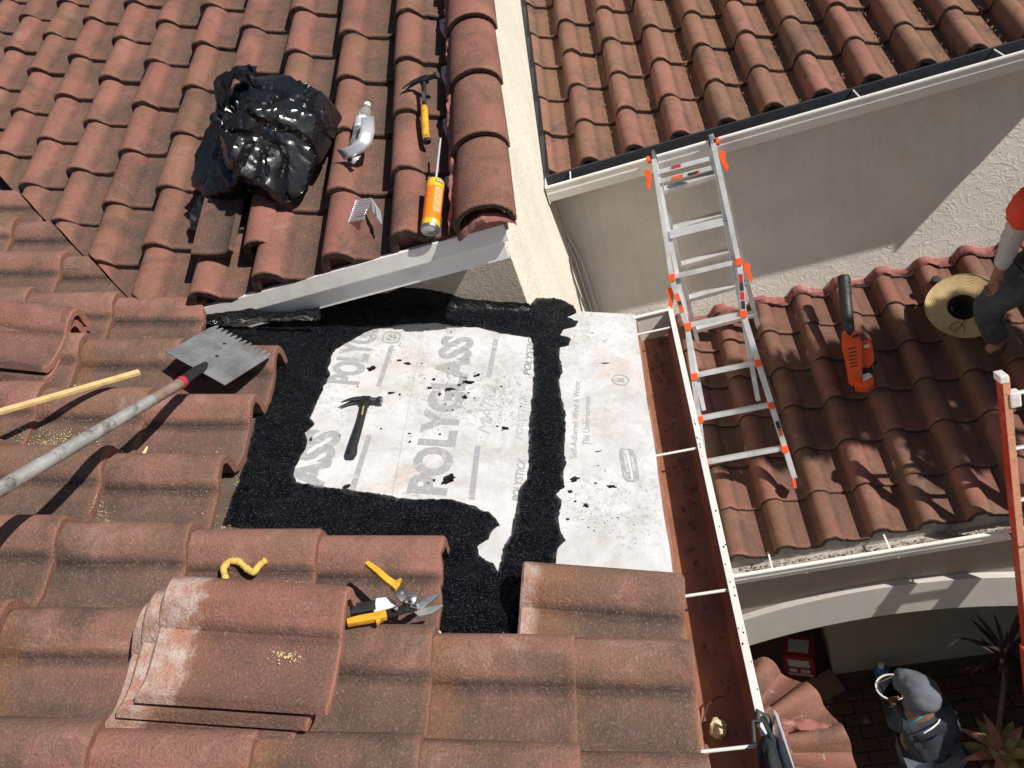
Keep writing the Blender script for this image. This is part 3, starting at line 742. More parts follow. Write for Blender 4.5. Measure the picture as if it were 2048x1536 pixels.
# evaluation-service style oval: ring with a small gabled building mark inside
oc = ub(1240.6, 762); ring(oc, 0.034, 0.034, 0.006, M['ink'], mem[2], P3)
MB().add([(-.016, -.013, 0), (.015, -.013, 0), (.015, .013, 0), (-.016, .013, 0), (-.026, 0, 0)], [(0, 1, 2, 3, 4)]).build('printed_emblem', M['ink_light'], mem[2], FA @ T(oc[0], oc[1], P3))
for k in range(3): bar((oc[0] - .012, oc[1] - .008 + .008 * k), (oc[0] + .013, oc[1] - .008 + .008 * k), 0.0035, mem[2], P3 + .0004, M['ink_dark'])
pc_ = ub(1258, 932); plate(pc_, 0.027, 0.078, M['ink'], mem[2], P3, 0.05, power=5.0, n=64)
pp0, pp1 = (pc_[0] + 0.002, pc_[1] - 0.066), (pc_[0] - 0.004, pc_[1] + 0.066)
plate((pc_[0] - .004, pc_[1]), 0.0095, 0.070, M['ink_white'], mem[2], P3 + .0004, 0.05, power=6.0)
print_text('MIAMI-DADE COUNTY', pp0, pp1, 0.011, mem[2], P3 + .0008, M['ink_dark'], 0.01)
plate((pc_[0] + .013, pc_[1] + .006), 0.0065, 0.036, M['ink_light'], mem[2], P3 + .0004, 0.05, power=8.0)
print_text('APPROVED', (pc_[0] + 0.0175, pc_[1] - 0.026), (pc_[0] + 0.0150, pc_[1] + 0.038), 0.008, mem[2], P3 + .0008, M['ink_white'], 0.01)
lc = ub(783, 675); ring(lc, 0.036, 0.040, 0.007, M['ink'], mem[0], P1, 32, power=3.5); ring(lc, 0.020, 0.022, 0.006, M['ink'], mem[0], P1, 16)
for k in range(3):
    q = k * 2.1; bar(lc, (lc[0] + .022 * math.cos(q), lc[1] + .022 * math.sin(q)), 0.006, mem[0], P1 + .0004, M['ink_dark'])

# ---- black mastic
def mastic_mat():
    m, N, L, b = mat('black_roof_mastic'); v, oi = vecs(N, L, False)
    n1 = tex(N, L, v, 14, 5, 0.6, 0.6); g = tex(N, L, v, 170, 3, 0.65)
    c = ramp(N, L, n1, [(0.35, (0.003, 0.0036, 0.006)), (0.8, (0.010, 0.012, 0.018))])
    c = mixc(N, L, ramp(N, L, tex(N, L, v, 240, 2, 0.5), [(0.58, 0.0), (0.68, 0.75)]), c, (0.17, 0.18, 0.21))  # pale specks painted in as sun glints on the rough mastic
    L.new(c, b.inputs['Base Color']); b.inputs['Specular IOR Level'].default_value = 0.7
    L.new(ramp(N, L, n1, [(0.35, 0.16), (0.7, 0.30)]), b.inputs['Roughness'])
    h = mth(N, L, 'ADD', mth(N, L, 'MULTIPLY', g, 1.6), mth(N, L, 'MULTIPLY', n1, 1.5)); bump(N, L, b, h, 1.0, 0.028); return m
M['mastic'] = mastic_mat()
def inside(p, poly):
    c = False; x, y = p; j = len(poly) - 1
    for i in range(len(poly)):
        xi, yi = poly[i]; xj, yj = poly[j]
        if (yi > y) != (yj > y) and x < (xj - xi) * (y - yi) / (yj - yi) + xi: c = not c
        j = i
    return c
def ragged(poly, step, amp, seed):
    o = []; n = len(poly)
    for i in range(n):
        a, b = Vector(poly[i]), Vector(poly[(i + 1) % n]); k = max(1, int((b - a).length / step)); d_ = (b - a); nn = Vector((-d_.y, d_.x)).normalized()
        for q in range(k):
            p = a.lerp(b, q / k); g = noise.noise(Vector((p.x * 28, p.y * 28, seed))) + 0.6 * noise.noise(Vector((p.x * 75, p.y * 75, seed + 4)))
            o.append(tuple(p + nn * amp * g))
    return o
def patch_mesh(outer, holes, h0, thick, step, seed, relief=0.0):
    """thick smeared layer over a polygon with holes; the rim lies on the sheet, the middle is trowelled up"""
    pts = [Vector(p) for p in outer]; edges = [(i, (i + 1) % len(outer)) for i in range(len(outer))]
    for hp in holes:
        n = len(pts); pts += [Vector(p) for p in hp]; edges += [(n + i, n + (i + 1) % len(hp)) for i in range(len(hp))]
    nb = len(pts); x0 = min(p[0] for p in outer); x1 = max(p[0] for p in outer); y0 = min(p[1] for p in outer); y1 = max(p[1] for p in outer)
    rnd = random.Random(seed); x = x0
    rim = list(pts)
    from mathutils.kdtree import KDTree
    kd = KDTree(nb)
    for i, p in enumerate(rim): kd.insert((p.x, p.y, 0), i)
    kd.balance()
    while x < x1:
        y = y0
        while y < y1:
            p = (x + rnd.uniform(-.3, .3) * step, y + rnd.uniform(-.3, .3) * step)
            if inside(p, outer) and not any(inside(p, q) for q in holes) and kd.find((p[0], p[1], 0))[2] > step * 0.5: pts.append(Vector(p))
            y += step
        x += step
    vv, ee, ff, ov, oe, of = delaunay_2d_cdt(pts, edges, [], 0, 1e-6)
    mb = MB(); vs = []
    for p in vv:
        dd = kd.find((p.x, p.y, 0))[2]
        hh = h0
        if dd > 1e-4:
            e = min(1, dd / 0.012)
            hh += relief * e * (noise.noise(Vector((p.x * 60, p.y * 42, seed + 7))) + 0.8 * noise.noise(Vector((p.x * 120, p.y * 120, seed + 9)))) + thick * e * (0.7 + 0.5 * noise.noise(Vector((p.x * 9, p.y * 30, seed))) + 0.45 * noise.noise(Vector((p.x * 40, p.y * 22, seed + 2))) + 0.25 * noise.noise(Vector((p.x * 110, p.y * 110, seed))))
        vs.append((p.x, p.y, max(hh, h0)))
    fs = []
    for t_ in ff:
        c = (sum(vv[i].x for i in t_) / 3, sum(vv[i].y for i in t_) / 3)
        if inside(c, outer) and not any(inside(c, q) for q in holes): fs.append(tuple(t_))
    return mb.add(vs, fs)
OUT = [(392, 640), (520, 634), (600, 618), (700, 596), (800, 590), (915, 594), (1062, 611), (1072, 598), (1100, 598), (1130, 605), (1148, 614), (1153, 628), (1132, 638), (1157, 645), (1150, 656), (1126, 662), (1121, 672), (1141, 680), (1138, 692), (1121, 698), (1119, 716), (1125, 740), (1118, 772), (1124, 800), (1131, 832), (1131, 870), (1127, 900), (1132, 926), (1125, 955), (1131, 976), (1113, 990), (1123, 1002), (1117, 1040), (1125, 1070), (1130, 1082), (1115, 1100), (1110, 1150), (1070, 1165), (1066, 1310), (840, 1310), (845, 1110), (640, 1085), (448, 1052), (452, 1035), (470, 982), (490, 930), (505, 872), (515, 822), (530, 772), (500, 745), (430, 715), (380, 690)]
HOLE = [(740, 661), (800, 650), (870, 647), (925, 655), (960, 656), (1000, 668), (1060, 676), (1067, 692), (1068, 740), (1063, 800), (1058, 850), (1057, 920), (1052, 962), (1037, 984), (1029, 1030), (1022, 1072), (1004, 1100), (1002, 1122), (996, 1146), (987, 1128), (957, 1112), (954, 1096), (976, 1080), (985, 1062), (1001, 1052), (984, 1030), (942, 1012), (900, 1000), (820, 1001), (736, 986), (642, 976), (592, 966), (586, 950), (597, 926), (616, 890), (612, 868), (630, 850), (621, 838), (641, 790), (661, 750), (655, 738), (671, 700), (692, 688), (722, 672)]
MHb = MH + 0.0046
outer = ragged([ub(*p) for p in OUT], 0.010, 0.006, 1.0); hole = ragged([ub(*p) for p in HOLE], 0.010, 0.006, 2.0)
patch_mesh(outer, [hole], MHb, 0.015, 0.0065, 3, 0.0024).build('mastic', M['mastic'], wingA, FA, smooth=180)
# stray smears and splashes of mastic on the white sheet
rs = random.Random(5)
def blot(px, py, r_, asp=1.0, rot=0.0, h=MHb - 0.0004):
    c = ub(px, py); n = 18; ph = rs.uniform(0, 50)
    poly = []
    for k in range(n):
        q = 2 * math.pi * k / n; g = r_ * (0.75 + 0.6 * noise.noise(Vector((math.cos(q) * 1.6, math.sin(q) * 1.6, ph))))
        x, y = g * math.cos(q) * asp, g * math.sin(q); poly.append((c[0] + x * math.cos(rot) - y * math.sin(rot), c[1] + x * math.sin(rot) + y * math.cos(rot)))
    ctr = (c[0], c[1], h + 0.0025)
    vs = [(x, y, h) for x, y in poly] + [ctr]
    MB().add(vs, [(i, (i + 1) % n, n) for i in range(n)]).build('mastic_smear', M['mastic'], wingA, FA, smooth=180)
for b_ in ((1171, 1013, .014), (1222, 975, .011, 2.2), (1150, 960, .016, 1.6, .6), (1190, 968, .008), (1140, 985, .012), (897, 960, .020, 1.7, .9), (868, 962, .007), (820, 885, .006), (858, 777, .012), (935, 765, .016, 1.5), (930, 796, .013), (880, 790, .010), (900, 780, .012, 2.0), (955, 752, .010, 1.8, .7), (744, 738, .014, 1.8, .3), (815, 728, .010, 1.6), (800, 722, .006, 2), (782, 787, .009, 1.6), (800, 790, .006), (694, 974, .010, 1.6, .7), (622, 880, .012, .5), (1010, 858, .010, 2.0), (995, 854, .006), (1135, 1040, .008), (1150, 1005, .007), (1210, 728, .005, 6, 0.1), (1185, 668, .004, 3), (1255, 950, .004, 3), (1195, 905, .004, 5, .2), (1116, 1020, .010), (905, 822, .006), (880, 870, .005), (868, 760, .008), (918, 772, .010)):
    blot(*b_)
for i in range(22): blot(rs.gauss(915, 45), rs.gauss(775, 45), rs.uniform(.0015, .0045), rs.uniform(.6, 2))
for i in range(12): blot(rs.uniform(1135, 1250), rs.uniform(900, 1100), rs.uniform(.0012, .0035), rs.uniform(.6, 2))
for i in range(12): blot(rs.uniform(620, 1040), rs.uniform(690, 980), rs.uniform(.0012, .0032), rs.uniform(.6, 2))
# mastic daubed along the foot of the gabled wing's wall and on its fascia
def vdaub(pts, y, seed, name='mastic'):
    q = [hy(px, py, y) for px, py in pts]
    mb = patch_mesh(ragged([(v.x, v.z) for v in q], 0.012, 0.006, seed), [], 0.0, 0.006, 0.02, seed)
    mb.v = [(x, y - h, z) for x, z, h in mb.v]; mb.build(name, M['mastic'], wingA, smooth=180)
vdaub([(600, 640), (645, 612), (700, 590), (780, 585), (800, 574), (850, 578), (905, 588), (930, 598), (1000, 603), (1058, 606), (1066, 622), (900, 625), (700, 640)], yy0 - 0.0065, 3)
vdaub([(400, 640), (412, 628), (470, 622), (500, 616), (530, 624), (590, 622), (640, 612), (640, 640), (400, 650)], FY - 0.018, 8)
# ragged loose flap of fleece at the far end and torn strands
flap = MB()
for i in range(14):
    x = -0.40 + i * 0.018; flap.add([(x, 2.795, MH + .004), (x + .012, 2.795, MH + .004), (x + .004 + rs.uniform(-.01, .01), 2.795 + rs.uniform(.01, .035), MH + .004 + rs.uniform(0, .02))], [(0, 1, 2)])
flap.build('torn_fringe', M['fleece'], wingA, FA)
# exposed battens and old adhesive at the cut tile edge
def tile_h(u, b):
    k = round((1.115 - b) / ROWA + 0.0); t = ((1.115 - b) / ROWA + CREST) % 1.0; z = 0
    for (ta, za), (tb, zb) in zip(PROF[:-1], PROF[1:]):
        if ta <= t <= tb: z = za + (zb - za) * (t - ta) / (tb - ta); break
    s = ((0.177 - u) / EXA) % 1.0 * EXA
    return z - s * math.tan(TILT)

# ================================================================ materials of the small things
M['black_rubber'] = simple('black_rubber', (0.018, 0.018, 0.019), 0.55, var=0.3, scale=40, bmp=0.2)
M['steel_dark'] = simple('blackened_steel', (0.05, 0.05, 0.052), 0.4, 0.7, var=0.4, scale=30, dirt=(0.10, 0.06, 0.04), dscale=20)
M['steel'] = simple('worn_steel', (0.50, 0.50, 0.50), 0.35, 0.9, var=0.2, scale=25, dirt=(0.22, 0.18, 0.15), dscale=18)
M['blade'] = simple('scuffed_blade_steel', (0.30, 0.305, 0.31), 0.5, 0.55, var=0.25, scale=14, bmp=0.15, bscale=30, dirt=(0.14, 0.11, 0.09), dscale=8, damt=0.6)
M['alu'] = simple('dull_aluminium', (0.70, 0.71, 0.72), 0.42, 0.45, var=0.10, scale=12, dirt=(0.28, 0.26, 0.24), dscale=9, damt=0.35)
M['galv'] = simple('galvanised_pole', (0.46, 0.46, 0.45), 0.5, 0.5, var=0.2, scale=18, dirt=(0.07, 0.06, 0.055), dscale=22, damt=0.8)
M['yellow'] = simple('yellow_grip', (0.72, 0.36, 0.025), 0.5, var=0.12, scale=20, dirt=(0.06, 0.045, 0.03), dscale=38, damt=0.85)
M['orange'] = simple('orange_plastic', (0.85, 0.11, 0.02), 0.4, var=0.08, scale=10, dirt=(0.25, 0.06, 0.02), dscale=8, damt=0.3)
M['can_orange'] = simple('orange_can_print', (0.88, 0.22, 0.015), 0.35, var=0.06, scale=12)
M['can_yellow'] = simple('yellow_can_print', (0.85, 0.50, 0.03), 0.35, var=0.06, scale=12)
M['can_pale'] = simple('pale_can_print', (0.86, 0.42, 0.20), 0.4, var=0.2, scale=120)
M['wood'] = simple('fresh_pine', (0.62, 0.44, 0.20), 0.7, var=0.2, scale=30, bmp=0.2)
M['foam'] = simple('cured_yellow_foam', (0.60, 0.42, 0.10), 0.85, var=0.3, scale=40, bmp=0.9, bscale=90)
M['foam_pale'] = simple('pale_foam_crumbs', (0.66, 0.58, 0.32), 0.9, var=0.3, scale=40)
M['red_band'] = simple('red_tape', (0.45, 0.03, 0.04), 0.5)
M['white_plastic'] = simple('white_plastic', (0.78, 0.77, 0.74), 0.4, var=0.08, dirt=(0.4, 0.32, 0.28), dscale=15, damt=0.5)
M['flashing'] = simple('bright_sheet_metal', (0.80, 0.81, 0.83), 0.22, 0.6, var=0.12, scale=8)
def glass_mat():
    m, N, L, b = mat('clear_plastic'); v, oi = vecs(N, L)
    b.inputs['Base Color'].default_value = (0.93, 0.96, 0.97, 1); b.inputs['Roughness'].default_value = 0.08; b.inputs['IOR'].default_value = 1.25
    b.inputs['Transmission Weight'].default_value = 0.85; bump(N, L, b, tex(N, L, v, 45, 3, .6), 0.6, 0.01); return m
M['clear'] = glass_mat()
def bag_mat():
    m, N, L, b = mat('black_bin_liner'); v, oi = vecs(N, L, False)
    b.inputs['Base Color'].default_value = (0.010, 0.010, 0.012, 1); b.inputs['Specular IOR Level'].default_value = 0.7
    L.new(ramp(N, L, tex(N, L, v, 6, 4, .6), [(0.3, 0.14), (0.7, 0.32)]), b.inputs['Roughness'])
    h = mth(N, L, 'ADD', tex(N, L, v, 14, 4, 0.55, 1.5), mth(N, L, 'MULTIPLY', tex(N, L, v, 60, 3, 0.6, 1.0), 0.2)); bump(N, L, b, h, 0.10, 0.02); return m
M['bag'] = bag_mat()

# ================================================================ loose roof tiles
def loose(F, mode, x, y, h, rz, label, seed, m=None, w=0.283, ry=0.0, t0=0.0, t1=1.06, group=None, rx=0.0, length=TL):
    me = tile_mesh('roof_tile', mode, w, length=length, seed=seed, t0=t0, t1=t1); me.materials.append(m or M['tile_loose'])
    o = mk('roof_tile', me, None, F @ T(x, y, h) @ RZ(rz) @ RY(ry) @ RX(rx)); return tag(o, label, 'roof tile', group)
M['tile_loose'] = tile_mat('lifted_tile', [(0.25, 0.10, 0.08), (0.29, 0.12, 0.10), (0.23, 0.105, 0.08)], pan=(0.10, 0.066, 0.052), pan_amt=0.7, edge=(0.40, 0.18, 0.14), edge_amt=0.8, rust_amt=0.2, head_at=(0.76, 0.22))
TGR = 'loose tiles stacked on the near slope'
loose(FA, 'A', -0.425, 1.062, 0.034, -0.050, 'loose red tile at the very bottom of the four-tile stack on the near slope', 71, group=TGR, ry=-0.02)
loose(FA, 'A', -0.432, 1.078, 0.068, -0.034, 'loose red tile second from the bottom of the four-tile stack', 72, group=TGR, ry=-0.02)
loose(FA, 'A', -0.404, 1.092, 0.103, -0.022, 'loose red tile just under the top one of the four-tile stack', 73, group=TGR, ry=-0.02)
loose(FA, 'A', -0.362, 1.110, 0.138, -0.02, 'chalky pale-headed loose tile topmost in the four-tile stack beside the yellow snips', 74, group=TGR, ry=-0.02)
q = hit(FA, 140, 642, 0.03); loose(FA, 'A', q.x, q.y, 0.028, -0.03, 'loose red tile under another one at the left edge of the picture', 75, group=TGR)
q = hit(FA, 143, 617, 0.07); loose(FA, 'A', q.x, q.y, 0.062, -0.07, 'loose red tile with a white drip on it, topmost at the left edge', 76, group=TGR)
q = hit(FB, 425, 508, 0.0); loose(FB, 'B', q.x - 0.155, q.y, 0.095, -0.05, 'narrow cut piece of red tile lying below the black trash bag', 77, m=M['tile'], w=0.30, t0=0.53, length=0.42)
q = hit(FB, 500, 482, 0.02); loose(FB, 'B', q.x, q.y, 0.020, -0.03, 'slipped red tile barrel piece right below the black trash bag', 78, m=M['tile'], w=0.278, t1=0.50, length=0.34)

# ================================================================ long-handled shingle scraper
bl = [hit(FA, 352, 692, 0.035), hit(FA, 463, 636, 0.030), hit(FA, 523, 719, 0.012), hit(FA, 424, 789, 0.02)]
bl = [FA @ p for p in bl]
ctr = (bl[0] + bl[1] + bl[2] + bl[3]) / 4
ex = ((bl[1] + bl[2]) / 2 - (bl[0] + bl[3]) / 2); LX = ex.length * .95; ex.normalize(); eyv = ((bl[0] + bl[1]) / 2 - (bl[2] + bl[3]) / 2); LY = eyv.length * .95
ez = ex.cross(eyv).normalized(); ey = ez.cross(ex)
FS = frame(ex, ey, ez, ctr)
scr = thing('shingle_scraper', 'long-handled steel scraper with a toothed square blade lying across the near tiles', 'scraper', FS)
poly = [(-LX / 2, -LY / 2), (LX / 2 - 0.028, -LY / 2)]
NT = 12
for i in range(NT):
    y0 = -LY / 2 + LY * i / NT; y1 = y0 + LY / NT
    poly += [(LX / 2 - 0.028, y0 + 0.001), (LX / 2 - 0.004, (y0 + y1) / 2 - 0.003), (LX / 2 - 0.004, (y0 + y1) / 2 + 0.003), (LX / 2 - 0.028, y1 - 0.001)]
poly += [(LX / 2 - 0.028, LY / 2), (-LX / 2, LY / 2)]
pp = []
for p in poly:
    if not pp or dist(pp[-1], p) > 1e-4: pp.append(p)
MB().prism(pp, -0.0015, 0.0015).build('blade', M['blade'], scr, FS)
for hx_, hy_ in ((0.045, 0.03), (-0.02, -0.005)):
    MB().lathe([(0.006, 0.0016), (0.006, 0.0024)], 12).build('bolt', M['black_rubber'], scr, FS @ T(hx_, hy_, 0))
h0 = FA @ hit(FA, 405, 733, 0.045); h1 = FA @ hit(FA, 360, 767, 0.075); h2 = FA @ hit(FA, 150, 890, 0.16); h3 = FA @ hit(FA, 0, 978, 0.22)
h4 = h3 + (h3 - h2) * 1.2
Fi = FS.inverted()
MB().tube([Fi @ (h0.lerp(h1, -0.15)), Fi @ h0.lerp(h1, 0.25), Fi @ h0.lerp(h1, 0.9)], [0.010, 0.017, 0.0185], 14, flat=0.9).build('socket', M['black_rubber'], scr, FS, smooth=40)
MB().tube([Fi @ h0.lerp(h1, 0.88), Fi @ h0.lerp(h1, 1.02)], 0.0195, 14).build('tape_band', M['red_band'], scr, FS, smooth=40)
k1 = h1.lerp(h2, 0.30)
MB().tube([Fi @ h0.lerp(h1, 1.0), Fi @ k1], [0.0175, 0.0175], 14).build('wooden_shaft', simple('weathered_shaft', (0.20, 0.15, 0.12), 0.8, var=0.3, scale=40, bmp=0.3), scr, FS, smooth=40)
MB().tube([Fi @ k1, Fi @ h2, Fi @ h3, Fi @ h4], [0.018, 0.019, 0.020, 0.020], 16).build('pole', M['galv'], scr, FS, smooth=40)

# ================================================================ wooden stick
a = FA @ hit(FA, -30, 832, 0.055); b = FA @ hit(FA, 279, 744, 0.018)
o = MB().rbox(((b - a).length / 2, 0, 0), ((b - a).length, 0.020, 0.012), 0.0012).build('wood_stick', M['wood'], None, along(a, b, NA)); tag(o, 'pale pine stick lying on the near tiles beside the scraper pole', 'stick')

# ================================================================ hammers
def hammer(F, label, head, hand_m, L, HL, yellow):
    """head lies along local X with the claw at -X, handle runs along -Y from the origin"""
    t = thing('hammer', label, 'hammer', F)
    hd = MB()
    hd.tube([(HL * .44, 0, 0), (HL * .36, 0, 0), (HL * .33, 0, 0)], [0.0135, 0.0135, 0.010], 14)
    hd.tube([(HL * .34, 0, 0), (HL * .16, 0, 0)], [0.0095, 0.011], 10)
    hd.rbox((HL * .05, -0.004, 0), (HL * .24, 0.030, 0.023), 0.004)
    ho = hd.build('head', head, t, F, smooth=35)
    fc = MB().lathe([(0.0137, 0), (0.0137, 0.006), (0.011, 0.0075)], 16).build('striking_face', M['steel'], ho, F @ T(HL * .43, 0, 0) @ RY(math.pi / 2), smooth=35)
    for s in (-1, 1):
        cl = []
        for i in range(7):
            k = i / 6; cl.append((-HL * .05 - k * HL * .50, 0.004 - 0.030 * k * k, s * (0.003 + 0.0065 * k)))
        MB().tube(cl, [0.011, 0.010, 0.009, 0.008, 0.0065, 0.005, 0.0025], 8, flat=0.55).build('claw', head, t, F, smooth=40)
    if yellow:
        MB().tube([(HL * .04, -0.012, 0), (HL * .035, -L * .30, 0), (HL * .035, -L * .46, 0)], [0.0115, 0.0085, 0.010], 10, flat=0.8).build('shaft', M['steel_dark'], t, F, smooth=40)
        MB().rbox((HL * .04, -L * .30, 0.0085), (0.010, 0.05, 0.002), 0.0006).build('worn_spot', M['steel'], t, F)
        MB().tube([(HL * .03, -L * .44, 0), (HL * .03, -L * .50, 0), (HL * .03, -L * .72, 0), (HL * .04, -L * .90, 0), (HL * .07, -L * .97, 0)], [0.0125, 0.0145, 0.0155, 0.015, 0.0165], 14, flat=0.8).build('grip', M['yellow'], t, F, smooth=40)
        MB().tube([(HL * .068, -L * .965, 0), (HL * .085, -L * 1.01, 0)], [0.0168, 0.0145], 14, flat=0.8).build('butt_cap', M['black_rubber'], t, F, smooth=40)
    else:
        g = MB().tube([(HL * .05, -0.010, 0), (HL * .04, -L * .14, 0), (HL * .02, -L * .35, 0), (HL * -.02, -L * .6, 0), (HL * -.06, -L * .83, 0), (HL * -.06, -L * .95, 0), (HL * -.05, -L, 0)], [0.0135, 0.0125, 0.0125, 0.0145, 0.0155, 0.018, 0.014], 14, flat=0.75).build('grip', hand_m, t, F, smooth=40)
        MB().box((HL * .035, -L * .24, 0.0105), (0.005, 0.046, 0.0012)).build('gold_lettering', simple('gold_print', (0.42, 0.31, 0.12), 0.5, var=0.5, scale=220), g, F)
    return t
p0 = hit(FA, 728, 800, -0.11); p1 = hit(FA, 707, 913, -0.11)
ang = math.atan2(p1.y - p0.y, p1.x - p0.x) + math.pi / 2
hammer(FA @ T(p0.x, p0.y, -0.110) @ RZ(ang), 'black-gripped claw hammer lying on the white underlayment', M['steel_dark'], M['black_rubber'], 0.285, 0.135, False)
p0 = hit(FB, 847, 165, -0.005); p1 = hit(FB, 853, 283, -0.03)
ang = math.atan2(p1.y - p0.y, p1.x - p0.x) + math.pi / 2
hammer(FB @ T(p0.x, p0.y, 0.008) @ RZ(ang - 0.02) @ RX(0.10), 'black-headed hammer with a worn yellow grip lying beside the rake tiles', M['steel_dark'], M['yellow'], 0.335, 0.150, True)

# ================================================================ foam can with its long nozzle
c0 = FB @ hit(FB, 860, 462, -0.020); c1 = FB @ hit(FB, 871, 366, -0.012); n1 = FB @ hit(FB, 881, 277, 0.02)
FK = along(c0, c1, NB) @ RY(math.pi / 2)
LC = (c1 - c0).length
can = thing('foam_can', 'orange and yellow adhesive foam can with a long grey nozzle on the gabled slope', 'spray can', FK)
R = 0.033
FKu = FK
MB().lathe([(R, 0.010), (R, 0.034)], 28, None, False).build('bottom_print', M['can_yellow'], can, FKu, smooth=30)
MB().lathe([(R, 0.034), (R, LC * .83)], 28, None, False).build('body', M['can_orange'], can, FKu, smooth=30)
MB().lathe([(R, LC * .83), (R, LC * .985), (R * .96, LC * .997)], 28, None, False).build('top_print', M['can_yellow'], can, FKu, smooth=30)
MB().lathe([(0.002, 0.014), (0.018, 0.010), (0.026, 0.004), (0.031, 0.0), (R + .0008, 0.003), (R + .0008, 0.011)], 28).build('bottom_dome', M['steel'], can, FKu, smooth=50)
MB().lathe([(R * .96, LC * .995), (0.026, LC * 1.02), (0.012, LC * 1.03), (0.012, LC * 1.07)], 24).build('top_dome', M['white_plastic'], can, FKu, smooth=50)
# printed panel: pale text block and a dark name plate, wrapped on the can
def wrap(q0, q1, z0, z1, m, name, parent, r_=R + .0006, n=8):
    vs = []; fs = []
    for i in range(n + 1):
        q = q0 + (q1 - q0) * i / n
        for z in (z0, z1): vs.append((r_ * math.cos(q), r_ * math.sin(q), z))
    for i in range(n): fs.append((2 * i, 2 * i + 2, 2 * i + 3, 2 * i + 1))
    return MB().add(vs, fs).build(name, m, parent, FKu, smooth=60)
camdir = (FKu.inverted() @ Vector((0, 0, 0))); qa = math.atan2(camdir.y, camdir.x)
rightl = FKu.inverted().to_3x3() @ XX; qs = 1 if (math.cos(qa + .3) - math.cos(qa)) * rightl.x + (math.sin(qa + .3) - math.sin(qa)) * rightl.y > 0 else -1
wrap(qa + qs * .05, qa + qs * .95, LC * .30, LC * .80, M['can_pale'], 'text_panel', can)
for k in range(9):
    z = LC * (.33 + .05 * k); wrap(qa + qs * .12, qa + qs * (.45 + .4 * ((k * 37) % 10) / 10), z, z + .0035, M['can_orange'], 'text_line', can, R + .0010)
wrap(qa - qs * .02, qa + qs * .85, LC * .90, LC * .965, M['black_rubber'], 'name_plate', can)
for k in range(4): wrap(qa + qs * (.08 + .19 * k), qa + qs * (.08 + .19 * k + .12), LC * .915, LC * .95, M['white_plastic'], 'text_line', can, R + .0011, 3)
wrap(qa + qs * .1, qa + qs * .5, 0.016, 0.030, M['white_plastic'], 'barcode_panel', can)
ni = FKu.inverted() @ n1
MB().tube([(0, 0, LC * 1.04), (ni.x * .5, ni.y * .5, LC * 1.04 + (ni.z - LC * 1.04) * .5), ni], [0.0048, 0.0045, 0.004], 10).build('nozzle', simple('grey_nozzle', (0.42, 0.43, 0.44), 0.45), can, FKu, smooth=40)

# ================================================================ water bottle
c0 = FB @ hit(FB, 712, 300, -0.025); c1 = FB @ hit(FB, 735, 207, -0.015)
FW = along(c0, c1, NB) @ RY(math.pi / 2); LW = (c1 - c0).length
bt = thing('water_bottle', 'clear plastic water bottle lying beside the black trash bag', 'bottle', FW)
MB().lathe([(0.012, 0.004), (0.026, 0.0), (0.031, 0.008), (0.030, LW * .18), (0.027, LW * .26), (0.031, LW * .34), (0.031, LW * .50), (0.029, LW * .56), (0.031, LW * .64), (0.029, LW * .74), (0.019, LW * .86), (0.0125, LW * .91), (0.0125, LW * .96)], 24).build('body', M['clear'], bt, FW, smooth=60)
MB().lathe([(0.0145, LW * .925), (0.0145, LW * .985), (0.012, LW)], 18).build('cap', M['white_plastic'], bt, FW, smooth=40)
MB().lathe([(0.0313, LW * .40), (0.0317, LW * .41), (0.0317, LW * .62), (0.0313, LW * .63)], 24, None, False).build('label', simple('pale_bottle_label', (0.55, 0.60, 0.62), 0.4, var=0.3, scale=60), bt, FW, smooth=60)

# ================================================================ bent piece of sheet metal
oute = [(748, 232), (750, 262), (744, 286), (728, 303), (706, 315), (690, 322)]; inne = [(722, 236), (721, 260), (716, 277), (704, 289), (688, 297), (673, 300)]
vs = []; fs = []
for i, (a_, b_) in enumerate(zip(oute, inne)):
    po, pi = hit(FB, a_[0], a_[1], 0.02 - .004 * i), hit(FB, b_[0], b_[1], 0.055 - .004 * i)
    for k in range(5):
        q = po.lerp(pi, k / 4); q.z += 0.003 * math.sin(math.pi * k / 4); vs.append(q)
for i in range(len(oute) - 1):
    for k in range(4): fs.append((i * 5 + k, (i + 1) * 5 + k, (i + 1) * 5 + k + 1, i * 5 + k + 1))
n0 = len(vs); vs += [hit(FB, 690, 322, 0.0), hit(FB, 708, 328, 0.0), hit(FB, 722, 312, 0.01), hit(FB, 706, 315, 0.0)]; fs += [(n0, n0 + 1, n0 + 2, n0 + 3)]
c_ = hit(FB, 720, 290, 0.0)
o = MB().add([v_ - c_ for v_ in vs], fs).build('flashing_scrap', M['flashing'], None, FB @ T(*c_), smooth=60); tag(o, 'curled offcut of shiny sheet metal against the water bottle', 'sheet metal')
sm = o.modifiers.new('thick', 'SOLIDIFY'); sm.thickness = 0.0015

# ================================================================ bundle of collated nails
cN = hit(FB, 727, 418, -0.035)
FN = FB @ T(cN.x, cN.y, -0.048) @ RZ(-0.25)
nl = thing('nail_bundle', 'small silver bundle of collated roofing nails on a tile near the eave', 'nails', FN)
rn = random.Random(4)
for i in range(11):
    y = 0.050 - i * 0.0100
    MB().tube([(-0.050, y, 0.006), (0.022, y - 0.006, 0.020 + rn.uniform(-.003, .003))], 0.0030, 7).lathe([(0.006, 0), (0.006, 0.002)], 8, T(-0.050, y, 0.006) @ RY(-math.pi / 2)).build('nail', M['flashing'], nl, FN)
for i in range(8):
    x = 0.026 + i * 0.0075; y = 0.040 - i * .009
    MB().tube([(x, y, 0.020), (x + .022, y - .062, 0.008 + rn.uniform(0, .010))], 0.0030, 7).build('nail', M['flashing'], nl, FN)

